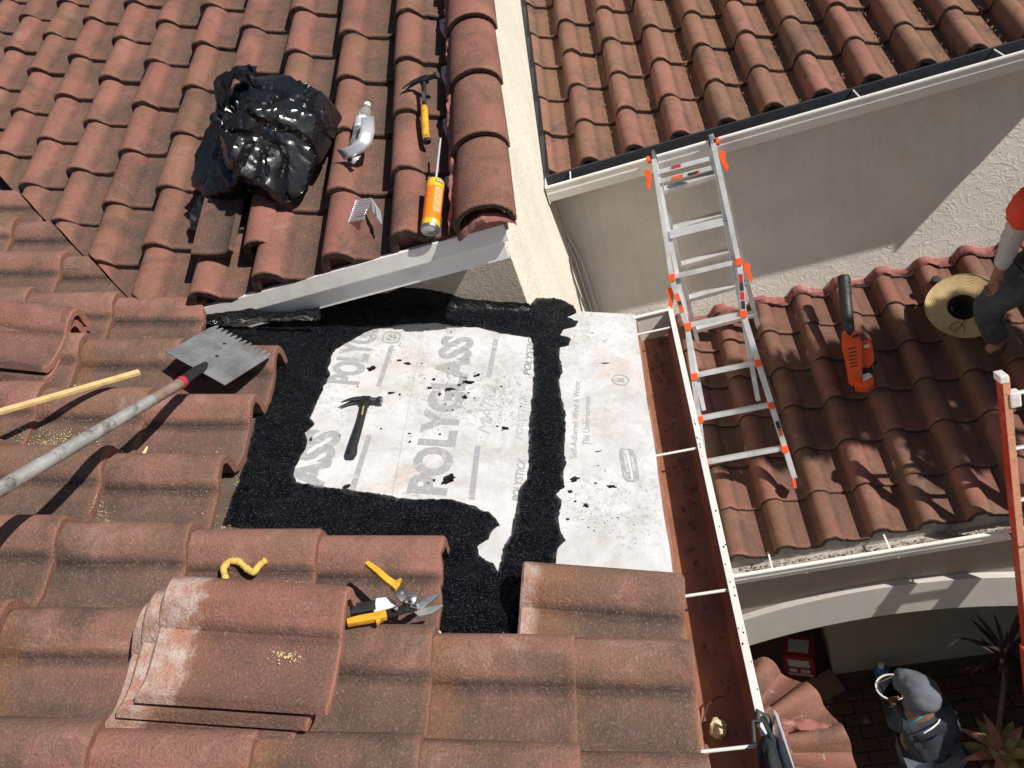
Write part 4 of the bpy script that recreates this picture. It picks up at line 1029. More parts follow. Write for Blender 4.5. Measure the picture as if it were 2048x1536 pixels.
# ================================================================ black trash bag
bc = hit(FB, 540, 292, 0.05)
FG = FB @ T(bc.x, bc.y, -0.02)
def bag_mesh(seed):
    """crumpled film: facets of random planes meeting in creases, with a gathered neck"""
    rnd = random.Random(seed); pl = []
    for _ in range(30):
        n = Vector((rnd.gauss(0, 1), rnd.gauss(0, 1), rnd.gauss(0, 1))).normalized(); pl.append((n, rnd.uniform(.80, 1.0)))
    pl2 = [(Vector((rnd.gauss(0, 1), rnd.gauss(0, 1), rnd.gauss(0, 1))).normalized(), rnd.uniform(.86, 1.05)) for _ in range(90)]
    bm = bmesh.new(); bmesh.ops.create_icosphere(bm, subdivisions=6, radius=1.0)
    for v in bm.verts:
        p = v.co.copy().normalized()
        w = Vector((noise.noise(p * 1.7 + Vector((seed, 0, 0))), noise.noise(p * 1.7 + Vector((0, seed, 0))), noise.noise(p * 1.7 + Vector((0, 0, seed)))))
        pw = (p + w * 0.12).normalized()
        g = 1.12
        for n, d_ in pl:
            k = n.dot(pw)
            if k > .3: g = min(g, d_ / k)
        g2 = 1.12
        for n, d_ in pl2:
            k = n.dot(p)
            if k > .5: g2 = min(g2, d_ / k)
        g = g * (0.90 + 0.10 * g2)
        fold = abs(noise.noise(pw * 2.3 + Vector((seed, 4, 1)))); g -= 0.09 * max(0, 0.14 - fold) / 0.14
        fold2 = abs(noise.noise(pw * 5.0 + Vector((1, seed, 1)))); g -= 0.018 * max(0, 0.12 - fold2) / 0.12
        nk = max(0, 1 - (p - Vector((-0.28, 0.12, 0.95)).normalized()).length / 0.55)
        g -= 0.42 * nk ** 1.4
        g += 0.05 * nk * math.sin(11 * math.atan2(p.y - .12, p.x + .28))
        co = p * g
        co.x *= 0.275 + 0.02 * p.y; co.y *= 0.275; co.z = co.z * 0.36 if co.z > 0 else co.z * 0.05
        if p.x < -0.4 and p.y < 0.0: co.x -= 0.12 * (-p.x - 0.4); co.y -= 0.07 * (-p.x - .4); co.z *= 0.85
        v.co = co + Vector((0, 0, 0.02))
    for f_ in bm.faces: f_.smooth = True
    me = bpy.data.meshes.new('trash_bag'); bm.to_mesh(me); bm.free(); me.materials.append(M['bag']); me.set_sharp_from_angle(angle=math.radians(22)); return me
bag = thing('trash_bag', 'crumpled shiny black trash bag lying on the gabled tile slope', 'trash bag', FG)
mk('body', bag_mesh(3.3), bag, FG)
def film(pts, wdt, seed, name):
    """thin rumpled strip of film along points, falling away from the bag"""
    P = [Vector(p) for p in pts]; vs = []; fs = []; n = 7
    Q = [P[i].lerp(P[i + 1], k / 5) for i in range(len(P) - 1) for k in range(5)] + [P[-1]]
    for i, p in enumerate(Q):
        t = (Q[min(i + 1, len(Q) - 1)] - Q[max(0, i - 1)]).normalized(); sd = Vector((-t.y, t.x, 0)).normalized(); ww = wdt * (0.6 + .5 * noise.noise(Vector((i * .4, seed, 0))) + .4 * i / len(Q))
        for k in range(n):
            a = (k / (n - 1) - .5) * 2; vs.append(p + sd * a * ww + Vector((0, 0, .016 * math.sin(a * 5 + i * .6 + seed) + .010 * noise.noise(Vector((i * .9, k * 1.3, seed))))))
    for i in range(len(Q) - 1):
        for k in range(n - 1): fs.append((i * n + k, (i + 1) * n + k, (i + 1) * n + k + 1, i * n + k + 1))
    return MB().add(vs, fs).build(name, M['bag'], bag, FG, smooth=20)
film([(-.20, -.10, .10), (-.28, -.16, .05), (-.33, -.22, .01), (-.35, -.27, -.015)], .06, 1, 'loose_film')
film([(-.10, .05, .27), (-.06, .10, .33), (.02, .12, .34), (.07, .10, .31)], .045, 7, 'tied_neck')

# ================================================================ tin snips
FT = FA @ T(*hit(FA, 827, 1208, 0.012)[:2], 0.012)
def st(x, y, h=0.012): p = hit(FA, x, y, h); return FT.inverted() @ (FA @ p)
sn = thing('tin_snips', 'open tin snips with dirty yellow handles lying beside the tile stack', 'snips', FT)
def flatbar(pts, ws, t_, name, m, bev=0.0):
    """bar of varying width along points in the plane"""
    P = [Vector(p) for p in pts]; Lf = []; Rt = []
    for i, p in enumerate(P):
        d_ = (P[min(i + 1, len(P) - 1)] - P[max(0, i - 1)]); d_.z = 0; d_.normalize(); n = Vector((-d_.y, d_.x, 0))
        Lf.append(p + n * ws[i] / 2); Rt.append(p - n * ws[i] / 2)
    mb = MB(); n = len(P)
    vs = [p + Vector((0, 0, t_ / 2)) for p in Lf] + [p + Vector((0, 0, t_ / 2)) for p in Rt] + [p - Vector((0, 0, t_ / 2)) for p in Lf] + [p - Vector((0, 0, t_ / 2)) for p in Rt]
    fs = []
    for i in range(n - 1):
        fs += [(i, n + i, n + i + 1, i + 1), (2 * n + i, 2 * n + i + 1, 3 * n + i + 1, 3 * n + i), (i, i + 1, 2 * n + i + 1, 2 * n + i), (n + i, 3 * n + i, 3 * n + i + 1, n + i + 1)]
    fs += [(0, 2 * n, 3 * n, n), (n - 1, 2 * n - 1, 4 * n - 1, 3 * n - 1)]
    return mb.add(vs, fs).build(name, m, sn, FT, smooth=40, bevel=bev)
g1 = flatbar([st(733, 1127, .05), st(752, 1141, .05), st(775, 1161, .045), st(796, 1176, .04)], [.012, .016, .017, .020], 0.016, 'handle', M['yellow'], 0.003)
flatbar([st(790, 1172, .042), st(797, 1164, .043), st(803, 1160, .043)], [.014, .009, .005], 0.014, 'finger_stop', M['yellow'], 0.002)
MB().tube([st(735, 1129, .05), st(728, 1136, .045), st(730, 1143, .045), st(742, 1139, .048)], 0.0022, 6).build('wire_latch', M['steel'], sn, FT)
g2 = flatbar([st(694, 1246, .012), st(720, 1240, .012), st(750, 1235, .014), st(773, 1229, .016)], [.016, .019, .020, .024], 0.016, 'handle', M['yellow'], 0.003)
flatbar([st(757, 1236, .014), st(756, 1243, .014), st(754, 1249, .014)], [.016, .010, .005], 0.014, 'finger_stop', M['yellow'], 0.002)
flatbar([st(790, 1172, .038), st(803, 1190, .03), st(816, 1205, .02)], [.026, .028, .022], 0.006, 'lever', M['steel_dark'], 0.001)
flatbar([st(770, 1229, .014), st(793, 1223, .014), st(815, 1216, .014), st(835, 1218, .014)], [.022, .024, .024, .018], 0.006, 'lever', M['steel_dark'], 0.001)
flatbar([st(822, 1207, .022), st(840, 1212, .020), st(858, 1200, .020), st(878, 1189, .020)], [.024, .020, .017, .004], 0.005, 'blade', M['steel'], 0.0008)
flatbar([st(826, 1212, .014), st(840, 1226, .013), st(862, 1221, .013), st(886, 1211, .013)], [.022, .022, .020, .004], 0.005, 'blade', M['blade'], 0.0008)
MB().lathe([(0.013, 0), (0.013, 0.008), (0.009, 0.011)], 16).build('pivot', M['steel'], sn, FT @ T(*st(825, 1197, .022)), smooth=40)
for x, y in ((803, 1187), (812, 1204), (833, 1209), (792, 1218)):
    MB().lathe([(0.006, 0), (0.006, 0.006), (0.003, 0.007)], 12).build('bolt', M['steel'], sn, FT @ T(*st(x, y, .028)), smooth=40)
# utility knife under them
a = FA @ hit(FA, 700, 1221, -0.012); b = FA @ hit(FA, 792, 1207, -0.012); FU = along(a, b, NA); LK = (b - a).length
kn = thing('utility_knife', 'grey and black utility knife half hidden behind the yellow snips', 'knife', FU)
MB().rbox((LK * .28, 0, 0), (LK * .56, 0.030, 0.016), 0.004).build('handle', M['black_rubber'], kn, FU, smooth=40)
MB().prism([(LK * .50, -.019), (LK * .66, -.021), (LK * 1.0, -.010), (LK * 1.0, .003), (LK * .80, .019), (LK * .58, .020)], -.006, .007).build('nose', M['white_plastic'], kn, FU, bevel=0.002)

# ================================================================ foam scraps and crumbs
def worm(pts, r_, label, seed, F=FA, hh=None):
    P = []
    for x, y in pts:
        h_ = 0.0
        for _ in range(6): p = hit(F, x, y, h_); h_ = 0.5 * h_ + 0.5 * (max(tile_h(p.x, p.y), -0.055) + r_)
        P.append(p)
    Q = []
    for i in range(len(P) - 1):
        for k in range(6): Q.append(P[i].lerp(P[i + 1], k / 6))
    Q.append(P[-1])
    for _ in range(2): Q = [Q[0]] + [(Q[i - 1] + Q[i] * 2 + Q[i + 1]) / 4 for i in range(1, len(Q) - 1)] + [Q[-1]]
    R_ = [r_ * (0.8 + 0.35 * noise.noise(Vector((i * .5, seed, 0)))) for i in range(len(Q))]; R_[0] *= .6; R_[-1] *= .7
    c = Q[0]
    o = MB().tube([q - c for q in Q], R_, 10).build('foam_scrap', M['foam'], None, F @ T(*c), smooth=180); return tag(o, label, 'foam')
worm([(452, 1160), (446, 1137), (458, 1122), (476, 1122), (492, 1136), (507, 1147), (518, 1131), (533, 1119)], 0.0115, 'bent yellow strand of cured foam lying behind the tile stack', 3)
def chunk(name, M4, r_, m, seed, label, cat, sq=(1, 1, .7)):
    bm = bmesh.new(); bmesh.ops.create_icosphere(bm, subdivisions=3, radius=r_)
    for v in bm.verts:
        g = 1 + 0.45 * noise.noise(v.co / r_ * 1.3 + Vector((seed, 0, 0))) + 0.25 * noise.noise(v.co / r_ * 3 + Vector((0, seed, 0))); v.co = Vector((v.co.x * sq[0], v.co.y * sq[1], v.co.z * sq[2])) * g
    me = bpy.data.meshes.new(name); bm.to_mesh(me); bm.free(); me.materials.append(m)
    o = mk(name, me, None, M4); return tag(o, label, cat)
p = hit(FA, 186, 1003, 0.0); chunk('foam_scrap', FA @ T(p.x, p.y, tile_h(p.x, p.y) + .012), 0.017, simple('brown_old_foam', (0.34, 0.20, 0.09), .9, var=.4, scale=60, bmp=.8), 8, 'brown crumbling lump of old foam on the near tiles at left', 'foam', (1, 1.3, .8))
p = hit(FA, 280, 880, 0.0); chunk('foam_scrap', FA @ T(p.x, p.y, tile_h(p.x, p.y) + .006), 0.010, M['foam_pale'], 2, 'small straw-coloured foam splinter below the scraper pole', 'foam', (.5, 2.2, .5))
p = hit(FA, 478, 915, -0.12); chunk('foam_scrap', FA @ T(p.x, p.y, -0.12), 0.013, M['foam_pale'], 5, 'yellowish foam lump at the left edge of the black mastic', 'foam', (.6, 2.0, .8))
p = hit(FA, 872, 1258, -0.06); chunk('foam_scrap', FA @ T(p.x, p.y, -0.10), 0.016, M['foam_pale'], 6, 'pale foam lump where the black mastic meets the near tiles', 'foam', (.8, 1.5, .8))
gp = hz(1437, 1462, gz - 0.10); chunk('foam_scrap', T(gp.x, gp.y, gz - 0.088), 0.020, simple('pale_gutter_foam', (0.68, 0.60, 0.36), .85, var=.25, scale=60, bmp=.5), 4, 'pale chunk of foam lying in the rusty gutter', 'foam', (1, 1.3, .9))
gp = hz(1408, 1327, gz - 0.03); chunk('rubber_plug', T(EAVX - 0.012, gp.y, gz - 0.0 + 0.006), 0.013, M['black_rubber'], 7, 'small black rubber plug at the edge of the rusty gutter', 'plug', (1, 1, 1))
# crumbs: far too many to count
cr = MB(); rc = random.Random(12)
def crumb(x, y, z, s, mb):
    M4 = T(x, y, z) @ Euler((rc.uniform(0, 6), rc.uniform(0, 6), rc.uniform(0, 6))).to_matrix().to_4x4()
    mb.add([(s, 0, -s * .5), (-s * .6, s * .8, -s * .5), (-s * .6, -s * .8, -s * .5), (0, 0, s * .6)], [(0, 1, 2), (0, 3, 1), (1, 3, 2), (2, 3, 0)], M4)
for px, py, sx_, sy_, n in ((160, 752, 16, 7, 170), (95, 852, 38, 9, 330), (130, 868, 25, 8, 120), (205, 1188, 26, 9, 330), (180, 1178, 60, 14, 150), (570, 1300, 16, 12, 90), (180, 985, 14, 12, 90), (580, 1163, 22, 7, 110), (520, 1160, 30, 5, 60), (120, 572, 12, 6, 40), (290, 655, 6, 3, 30), (130, 870, 90, 40, 160), (400, 980, 30, 30, 60), (440, 1030, 10, 12, 120), (470, 930, 6, 10, 80), (700, 1400, 260, 60, 60)):
    for _ in range(int(n * 1.8)):
        p = hit(FA, rc.gauss(px, sx_), rc.gauss(py, sy_), -0.04)
        z = tile_h(p.x, p.y)
        if p.x > -0.86 and p.y > 1.45: z = -0.128
        crumb(p.x, p.y, z + .001, rc.uniform(.0006, .0022) * (1.6 if rc.random() < .06 else 1), cr)
for px, py in ((560, 1300),):
    for _ in range(120):
        p = hit(FA, rc.gauss(575, 14), rc.gauss(1305, 10), 0.07); crumb(p.x, p.y, 0.0665, rc.uniform(.001, .003), cr)
o = cr.build('foam_crumbs', M['foam_pale'], None, FA); tag(o, 'pale foam and saw dust crumbs sprinkled over the near tiles', 'crumbs', None, 'stuff')
# twigs and leaf litter in the pans of the rear roof and in the gutters
lt = MB(); rl = random.Random(9)
for _ in range(2600):
    k = rl.randrange(-2, 9); x = -0.03 + 0.263 * k + 0.263 * (rl.gauss(0.78, .09) - CREST); y = rl.uniform(3.56, 5.4)
    t = ((x + 0.03) / 0.263 + CREST) % 1.0
    if t < .5 or x < XW + .06: continue
    z = -0.082 - ((y - 3.556) % 0.342) * math.tan(TILT) + 0.003; s = rl.uniform(.002, .006)
    M4 = T(x, y, z) @ RZ(rl.uniform(0, 6)); lt.add([(-s * 1.6, -s * .3, 0), (s * 1.6, -s * .3, .001), (s * 1.4, s * .4, .002), (-s * 1.5, s * .3, .001)], [(0, 1, 2, 3)], M4)
o = lt.build('leaf_litter', simple('dry_litter', (0.26, 0.15, 0.08), .9, var=.6, scale=90), None, FC); tag(o, 'dry leaf litter lying in the pans of the rear tile roof', 'litter', None, 'stuff')
lt = MB()
for _ in range(900):
    x = rl.uniform(0.02, 1.5); y = EY0 + 0.07 + rl.gauss(0, .022); s = rl.uniform(.003, .010)
    lt.add([(-s, -s * .4, 0), (s, -s * .5, .002), (s * .8, s * .5, .004), (-s * .9, s * .4, .002)], [(0, 1, 2, 3)], T(x, y, ezl - 0.094 + rl.uniform(0, .012)) @ RZ(rl.uniform(0, 6)))
o = lt.build('leaf_litter', simple('pale_litter', (0.35, 0.27, 0.19), .9, var=.6, scale=90), None); tag(o, 'pale leaf litter and grit lying in the porch gutter', 'litter', None, 'stuff')
tw = hz(1425, 1415, gz - 0.1)
o = MB().tube([(0, 0, 0), (.02, .035, .012), (.045, .05, .015), (.07, .052, .012)], [.002, .0025, .002, .001], 6).build('twig', simple('dark_twig', (0.05, 0.03, 0.02), .8), None, T(tw.x - .03, tw.y - .03, gz - 0.105)); tag(o, 'dark bent twig lying in the rusty gutter', 'twig')

# ================================================================ round turret roof at the foot of the near wing
ZF, CF, RF = -3.92, Vector((-0.29, 1.93)), 0.63
turret = thing('turret', 'small round turret with fanned brown tiles seen past the gutter at the bottom', 'turret', T(CF.x, CF.y, GZ))
FFr = T(CF.x, CF.y, ZF)
MB().lathe([(0.50, GZ - ZF), (0.50, -0.06)], 32).build('wall', M['stucco_tan'], turret, FFr, smooth=40)
core = MB().lathe([(RF - 0.05, -0.125), (RF - 0.05, -0.12), (0.02, 0.10)], 40).build('roof_core', M['deck'], turret, FFr, smooth=40)
def wedge(r1, r0, dth, seed, z0):
    vs = []; n = len(PROF); S = [0.0, 0.006, 0.5, 1.0]; bm = bmesh.new(); uvl = bm.loops.layers.uv.new('UVMap'); G = []
    for side in (0, 1):
        for s in S:
            row = []
            for i, (t, z) in enumerate(PROF):
                rad = r1 + (r0 - r1) * s + (0.004 * noise.noise(Vector((t * 6, seed, 0))) if s < .01 else 0); th_ = (t - CREST) * dth
                k = 0.55 + 0.45 * rad / r1
                zz = z0 + (r1 - rad) * 0.34 + z * 1.15 * k - (TT if side else 0) - (0.007 if s == 0 else 0) - s * TT
                row.append((bm.verts.new((rad * math.cos(th_), rad * math.sin(th_), zz)), t, s))
            G.append(row)
    def face(q):
        fc = bm.faces.new([e[0] for e in q]); fc.smooth = True
        for lp, e in zip(fc.loops, q): lp[uvl].uv = (e[1], e[2] * .75)
    R_ = len(S)
    for i in range(n - 1):
        for r_ in range(R_ - 1):
            face([G[r_][i], G[r_][i + 1], G[r_ + 1][i + 1], G[r_ + 1][i]]); face([G[R_ + r_][i], G[R_ + r_ + 1][i], G[R_ + r_ + 1][i + 1], G[R_ + r_][i + 1]])
        face([G[0][i], G[R_][i], G[R_][i + 1], G[0][i + 1]]); face([G[R_ - 1][i], G[R_ - 1][i + 1], G[2 * R_ - 1][i + 1], G[2 * R_ - 1][i]])
    for e in (0, n - 1):
        for r_ in range(R_ - 1): face([G[r_][e], G[r_ + 1][e], G[R_ + r_ + 1][e], G[R_ + r_][e]])
    bmesh.ops.recalc_face_normals(bm, faces=bm.faces)
    me = bpy.data.meshes.new('tile'); bm.to_mesh(me); bm.free(); me.set_sharp_from_angle(angle=math.radians(40)); me.materials.append(M['tile_turret']); return me
M['tile_turret'] = tile_mat('turret_tile', [(0.24, 0.10, 0.07), (0.28, 0.11, 0.085), (0.22, 0.11, 0.075), (0.30, 0.12, 0.10)], pan=(0.20, 0.10, 0.075), pan_amt=0.4, edge=(0.2, 0.09, 0.07))
NW = 15
wm = [wedge(RF, 0.32, 2 * math.pi / NW, s, 0.0) for s in range(3)]; wi = [wedge(0.36, 0.04, 2 * math.pi / NW, s + 5, 0.115) for s in range(3)]
for k in range(NW):
    mk('tile', wm[k % 3], core, FFr @ RZ(2 * math.pi * (k + .35) / NW)); mk('tile', wi[(k + 1) % 3], core, FFr @ RZ(2 * math.pi * (k + .35) / NW))
a_ = 0.18
lumpy([(0.36 * math.cos(a_ + .16), 0.36 * math.sin(a_ + .16), 0.055), (0.47 * math.cos(a_ + .08), 0.47 * math.sin(a_ + .08), 0.02), (0.58 * math.cos(a_ + .02), 0.58 * math.sin(a_ + .02), -0.035)], 0.03, 0.035, 12).build('mortar_joint', M['mortar'], turret, FFr, smooth=60)

# ================================================================ folding aluminium ladder on the porch roof
TB = Vector((0.205, 3.36, -3.625)); TTp = Vector((0.234, 4.22, -1.77))
ezl_ = (TTp - TB).normalized(); exl = XX - ezl_ * XX.dot(ezl_); exl.normalize(); eyl = ezl_.cross(exl)
FL = frame(exl, eyl, ezl_, TB)
LP = frame(exl, ezl_, -eyl, TB)      # plane of the climbing face: (across, up, towards the viewer)
def lp(x, y): p = hit(LP, x, y, 0.0); return (p.x, p.y)
lad = thing('folding_ladder', 'aluminium folding ladder with orange locks standing on the porch roof', 'ladder', FL)
def lbar(a, b, w, d_, m, name, parent=None, F=FL, up=None):
    """rectangular rail between two points of the ladder's frame"""
    A_, B_ = F @ Vector(a), F @ Vector(b); u_ = up if up is not None else F.col[1].xyz
    G = along(A_, B_, u_); return MB().rbox(((B_ - A_).length / 2, 0, 0), ((B_ - A_).length, w, d_), 0.002).build(name, m, parent or lad, G)
# outer section: straight upper part, flared lower part
oL = [lp(1344, 560), lp(1374, 650), lp(1384, 742), lp(1392, 830)]; oR = [lp(1478, 530), lp(1487, 632), lp(1545, 806), lp(1589, 958)]
wtop = (oR[0][0] + 0.0); 
xl0, xl1 = oL[0][0], oL[1][0]
footL = (-(oR[3][0]) - 0.02, oR[3][1])
lbar((xl0, -.012, oL[0][1]), (xl1, -.012, oL[1][1]), 0.030, 0.052, M['alu'], 'rail'); lbar((xl1, -.012, oL[1][1]), (footL[0], -.012, footL[1]), 0.030, 0.052, M['alu'], 'rail')
lbar((oR[0][0], -.012, oR[0][1]), (oR[1][0], -.012, oR[1][1]), 0.030, 0.052, M['alu'], 'rail'); lbar((oR[1][0], -.012, oR[1][1]), (oR[3][0], -.012, oR[3][1]), 0.030, 0.052, M['alu'], 'rail')
def xl(z): return xl0 + (xl1 - xl0) * (z - oL[0][1]) / (oL[1][1] - oL[0][1]) if z > oL[1][1] else xl1 + (footL[0] - xl1) * (z - oL[1][1]) / (footL[1] - oL[1][1])
def xr(z): return oR[0][0] + (oR[1][0] - oR[0][0]) * (z - oR[0][1]) / (oR[1][1] - oR[0][1]) if z > oR[1][1] else oR[1][0] + (oR[3][0] - oR[1][0]) * (z - oR[1][1]) / (oR[3][1] - oR[1][1])
for i, (px, py) in enumerate(((1495, 907), (1468, 822), (1450, 737), (1430, 638), (1418, 536))):
    z = lp(px, py)[1]
    MB().rbox(((xl(z) + xr(z)) / 2, -.014, z), (xr(z) - xl(z), 0.042, 0.024), 0.003).build('rung', M['alu'], lad, FL)
    for x, s in ((xl(z), 1), (xr(z), -1)):
        MB().rbox((x + s * 0.004, -.018, z), (0.036, 0.062, 0.040), 0.004).build('rung_cap', M['orange'], lad, FL)
# inner section: straight rails from the hinges down
iL0, iL1 = lp(1309, 318), lp(1408, 821); iR0, iR1 = lp(1424, 288), lp(1517, 802)
lbar((iL0[0], .022, iL0[1]), (iL1[0], .022, iL1[1]), 0.024, 0.042, M['alu'], 'inner_rail'); lbar((iR0[0], .022, iR0[1]), (iR1[0], .022, iR1[1]), 0.024, 0.042, M['alu'], 'inner_rail')
lbar((iL0[0] - .004, -.008, iL0[1]), (xl0, -.008, oL[0][1]), 0.026, 0.048, M['alu'], 'rail'); lbar((iR0[0] + .004, -.008, iR0[1]), (oR[0][0], -.008, oR[0][1]), 0.026, 0.048, M['alu'], 'rail')
for px, py in ((1368, 350), (1378, 328), (1392, 460), (1396, 452)):
    z = lp(px, py)[1]; k = (z - iL1[1]) / (iL0[1] - iL1[1]); a = iL1[0] + (iL0[0] - iL1[0]) * k; b = iR1[0] + (iR0[0] - iR1[0]) * k
    MB().rbox(((a + b) / 2, .004, z), (b - a, 0.040, 0.024), 0.003).build('rung', M['alu'], lad, FL)
# hinges, knobs and lock tabs
for p, s in ((iL0, -1), (iR0, 1)):
    MB().lathe([(0.030, -0.014), (0.030, 0.014)], 18, T(p[0], .02, p[1] + 0.015) @ RY(math.pi / 2)).build('hinge', M['steel_dark'], lad, FL, smooth=35)
    MB().rbox((p[0], -.002, p[1] + 0.01), (0.020, 0.03, 0.075), 0.004).build('hinge_plate', M['steel'], lad, FL)
    MB().lathe([(0.010, 0.0), (0.016, 0.006), (0.022, 0.012), (0.022, 0.026), (0.012, 0.030)], 14, T(p[0] + s * .012, .01, p[1] + .005) @ RY(s * math.pi / 2)).build('knob', M['orange'], lad, FL, smooth=40)
for (px, py), s in (((1302, 352), -1), ((1440, 318), 1), ((1346, 588), -1), ((1489, 540), 1)):
    c = lp(px, py)
    MB().prism([(0.0, 0.035), (s * .020, 0.045), (s * .034, 0.022), (s * .024, -0.010), (s * .036, -0.055), (s * .022, -0.075), (s * .004, -0.030), (-s * .004, 0.0)], -0.012, 0.012, RX(math.pi / 2)).build('lock_tab', M['orange'], lad, FL @ T(c[0] + s * .0, -.01, c[1]), bevel=0.002)
# stickers on the rails and the top rung
def stick(px, py, w, h_, m, dy=-0.0285):
    z = lp(px, py)[1]; x = xl(z) if px < 1430 else xr(z); sl = (xr(z + .05) - xr(z - .05)) / .1 if px >= 1430 else (xl(z + .05) - xl(z - .05)) / .1
    MB().box((0, 0, 0), (w, 0.0015, h_)).build('sticker', m, lad, FL @ T(x, dy - .0115, z) @ RY(math.atan(sl)))
M['st_red'] = simple('red_sticker', (0.55, 0.02, 0.03), .5, var=.3, scale=90); M['st_black'] = simple('black_sticker', (0.03, 0.03, 0.03), .5, var=.6, scale=120)
for px, py, k in ((1359, 592, 'orange'), (1362, 603, 'st_black'), (1365, 615, 'orange'), (1479, 555, 'st_red'), (1480, 572, 'st_black'), (1482, 590, 'st_red'), (1484, 608, 'st_black'), (1559, 845, 'st_black'), (1563, 860, 'orange')):
    stick(px, py, 0.020, 0.045, M[k])
for px, py, k, w in ((1354, 354, 'orange', .06), (1385, 347, 'st_black', .05), (1394, 344, 'st_red', .02), (1352, 333, 'st_red', .05)):
    p = lp(px, py); MB().box((p[0], -.019, p[1]), (w, 0.0015, 0.014)).build('sticker', M[k], lad, FL)
# feet
MB().rbox((oR[3][0] + .006, -.012, oR[3][1] - .015), (0.045, 0.07, 0.07), 0.006).build('foot', M['black_rubber'], lad, FL); MB().rbox((oR[3][0] - .012, -.055, oR[3][1] - .005), (0.020, 0.02, 0.055), 0.005).build('foot_tab', M['orange'], lad, FL)
MB().rbox((footL[0], -.012, footL[1] - .015), (0.045, 0.07, 0.07), 0.006).build('foot', M['black_rubber'], lad, FL)
# rear section hanging from the hinges towards the wall
RB = Vector((0.30, 4.50, -3.30)); rz = (Vector((0.234, 4.27, -1.78)) - RB).normalized(); rx_ = XX - rz * XX.dot(rz); rx_.normalize(); FR = frame(rx_, rz.cross(rx_), rz, RB); RL = (Vector((0.234, 4.27, -1.78)) - RB).length
for s in (-1, 1):
    lbar((s * .205, 0, 0.0), (s * .160, 0, RL - .02), 0.028, 0.05, M['alu'], 'rear_rail', F=FR)
    MB().rbox((s * .208, 0, -0.02), (0.045, 0.06, 0.06), 0.005).build('foot', M['black_rubber'], lad, FR)
for i in range(5):
    z = 0.14 + i * 0.285; w_ = .205 - (.205 - .16) * z / RL
    MB().rbox((0, -.004, z), (2 * w_, 0.045, 0.03), 0.003).rbox((0, .018, z - .022), (2 * w_, 0.004, 0.05), 0.001).build('rung', M['alu'], lad, FR)

# ================================================================ leaf blower
def ep(x, y, h): return FE @ hit(FE, x, y, h)
pb0, pb1 = ep(1687, 553, 0.20), ep(1700, 690, 0.10)
FBl = FE @ T(*hit(FE, 1720, 735, 0.03)[:2], 0.03)
bi = FBl.inverted()
blw = thing('leaf_blower', 'orange handheld leaf blower with a black tube lying on the porch tiles', 'leaf blower', FBl)
tt_ = [bi @ pb1.lerp(pb0, k) for k in (-.05, .15, .3, .45, .6, .72, .74, .80, .82, .88, .90, .97, 1.0)]
MB().tube(tt_, [.034, .036, .036, .037, .037, .036, .040, .040, .036, .036, .040, .040, .036], 16).build('tube', M['black_rubber'], blw, FBl, smooth=35)
def bpoly(pts, h0_, h1_): return MB().prism([tuple((bi @ ep(x, y, 0.06))[:2]) for x, y in pts], h0_, h1_)
bpoly([(1683, 678), (1697, 672), (1716, 680), (1722, 700), (1724, 745), (1722, 768), (1710, 770), (1698, 765), (1690, 720), (1684, 695)], 0.0, 0.115).build('housing', M['orange'], blw, FBl, smooth=40, bevel=0.012)
bpoly([(1720, 690), (1740, 688), (1745, 705), (1748, 730), (1738, 742), (1722, 742)], 0.0, 0.085).build('engine_cover', M['orange'], blw, FBl, smooth=40, bevel=0.010)
bpoly([(1722, 728), (1738, 726), (1746, 745), (1740, 756), (1722, 758)], 0.0, 0.065).build('engine', M['black_rubber'], blw, FBl, smooth=40, bevel=0.006)
bpoly([(1708, 762), (1745, 752), (1748, 770), (1735, 779), (1712, 778)], -0.005, 0.06).build('base_shroud', M['orange'], blw, FBl, smooth=40, bevel=0.008)
bpoly([(1722, 757), (1738, 752), (1743, 760), (1726, 768)], 0.045, 0.075).build('fuel_tank', M['white_plastic'], blw, FBl, smooth=40, bevel=0.006)
for x, y in ((1706, 688), (1713, 686)):
    c = bi @ ep(x, y, 0.06); MB().lathe([(0.009, 0.115), (0.009, 0.121), (0.004, 0.122)], 12).build('switch', M['black_rubber'], blw, FBl @ T(c.x, c.y, 0), smooth=40)
for i in range(6):
    c = bi @ ep(1703 + i * .6, 712 + i * 7, 0.06); MB().rbox((c.x, c.y, 0.1155), (0.045, 0.006, 0.003), 0.0008).build('vent_slot', M['black_rubber'], blw, FBl)
c = bi @ ep(1732, 702, 0.06); MB().rbox((c.x, c.y, 0.0855), (0.035, 0.022, 0.002), 0.0008).build('label_plate', M['white_plastic'], blw, FBl)
c0 = bi @ ep(1748, 725, .08); MB().rbox((c0.x, c0.y, 0.06), (0.03, 0.03, 0.03), 0.005).build('filter_knob', M['black_rubber'], blw, FBl)

# ================================================================ straw hat, upside down
def straw_mat():
    m, N, L, b = mat('woven_straw'); v, oi = vecs(N, L, False)
    w = N.new('ShaderNodeTexWave'); w.wave_type = 'RINGS'; w.rings_direction = 'Z'; w.inputs['Scale'].default_value = 34; w.inputs['Distortion'].default_value = 0.6; L.new(v, w.inputs['Vector'])
    c = ramp(N, L, w.outputs[1], [(0.2, (0.30, 0.20, 0.09)), (0.7, (0.58, 0.43, 0.22))]); c = mixc(N, L, ramp(N, L, tex(N, L, v, 25, 4, .6), [(.4, 0.0), (.7, .4)]), c, (0.66, 0.54, 0.32))
    L.new(c, b.inputs['Base Color']); b.inputs['Roughness'].default_value = .8; bump(N, L, b, w.outputs[1], .5, .004); return m
M['straw'] = straw_mat()
hc = hit(FE, 1926, 612, 0.10)
FH = FE @ T(hc.x, hc.y, 0.10) @ RX(0.10) @ RY(-0.12)
hat = thing('straw_hat', 'wide-brimmed straw hat lying upside down on the porch tiles', 'hat', FH)
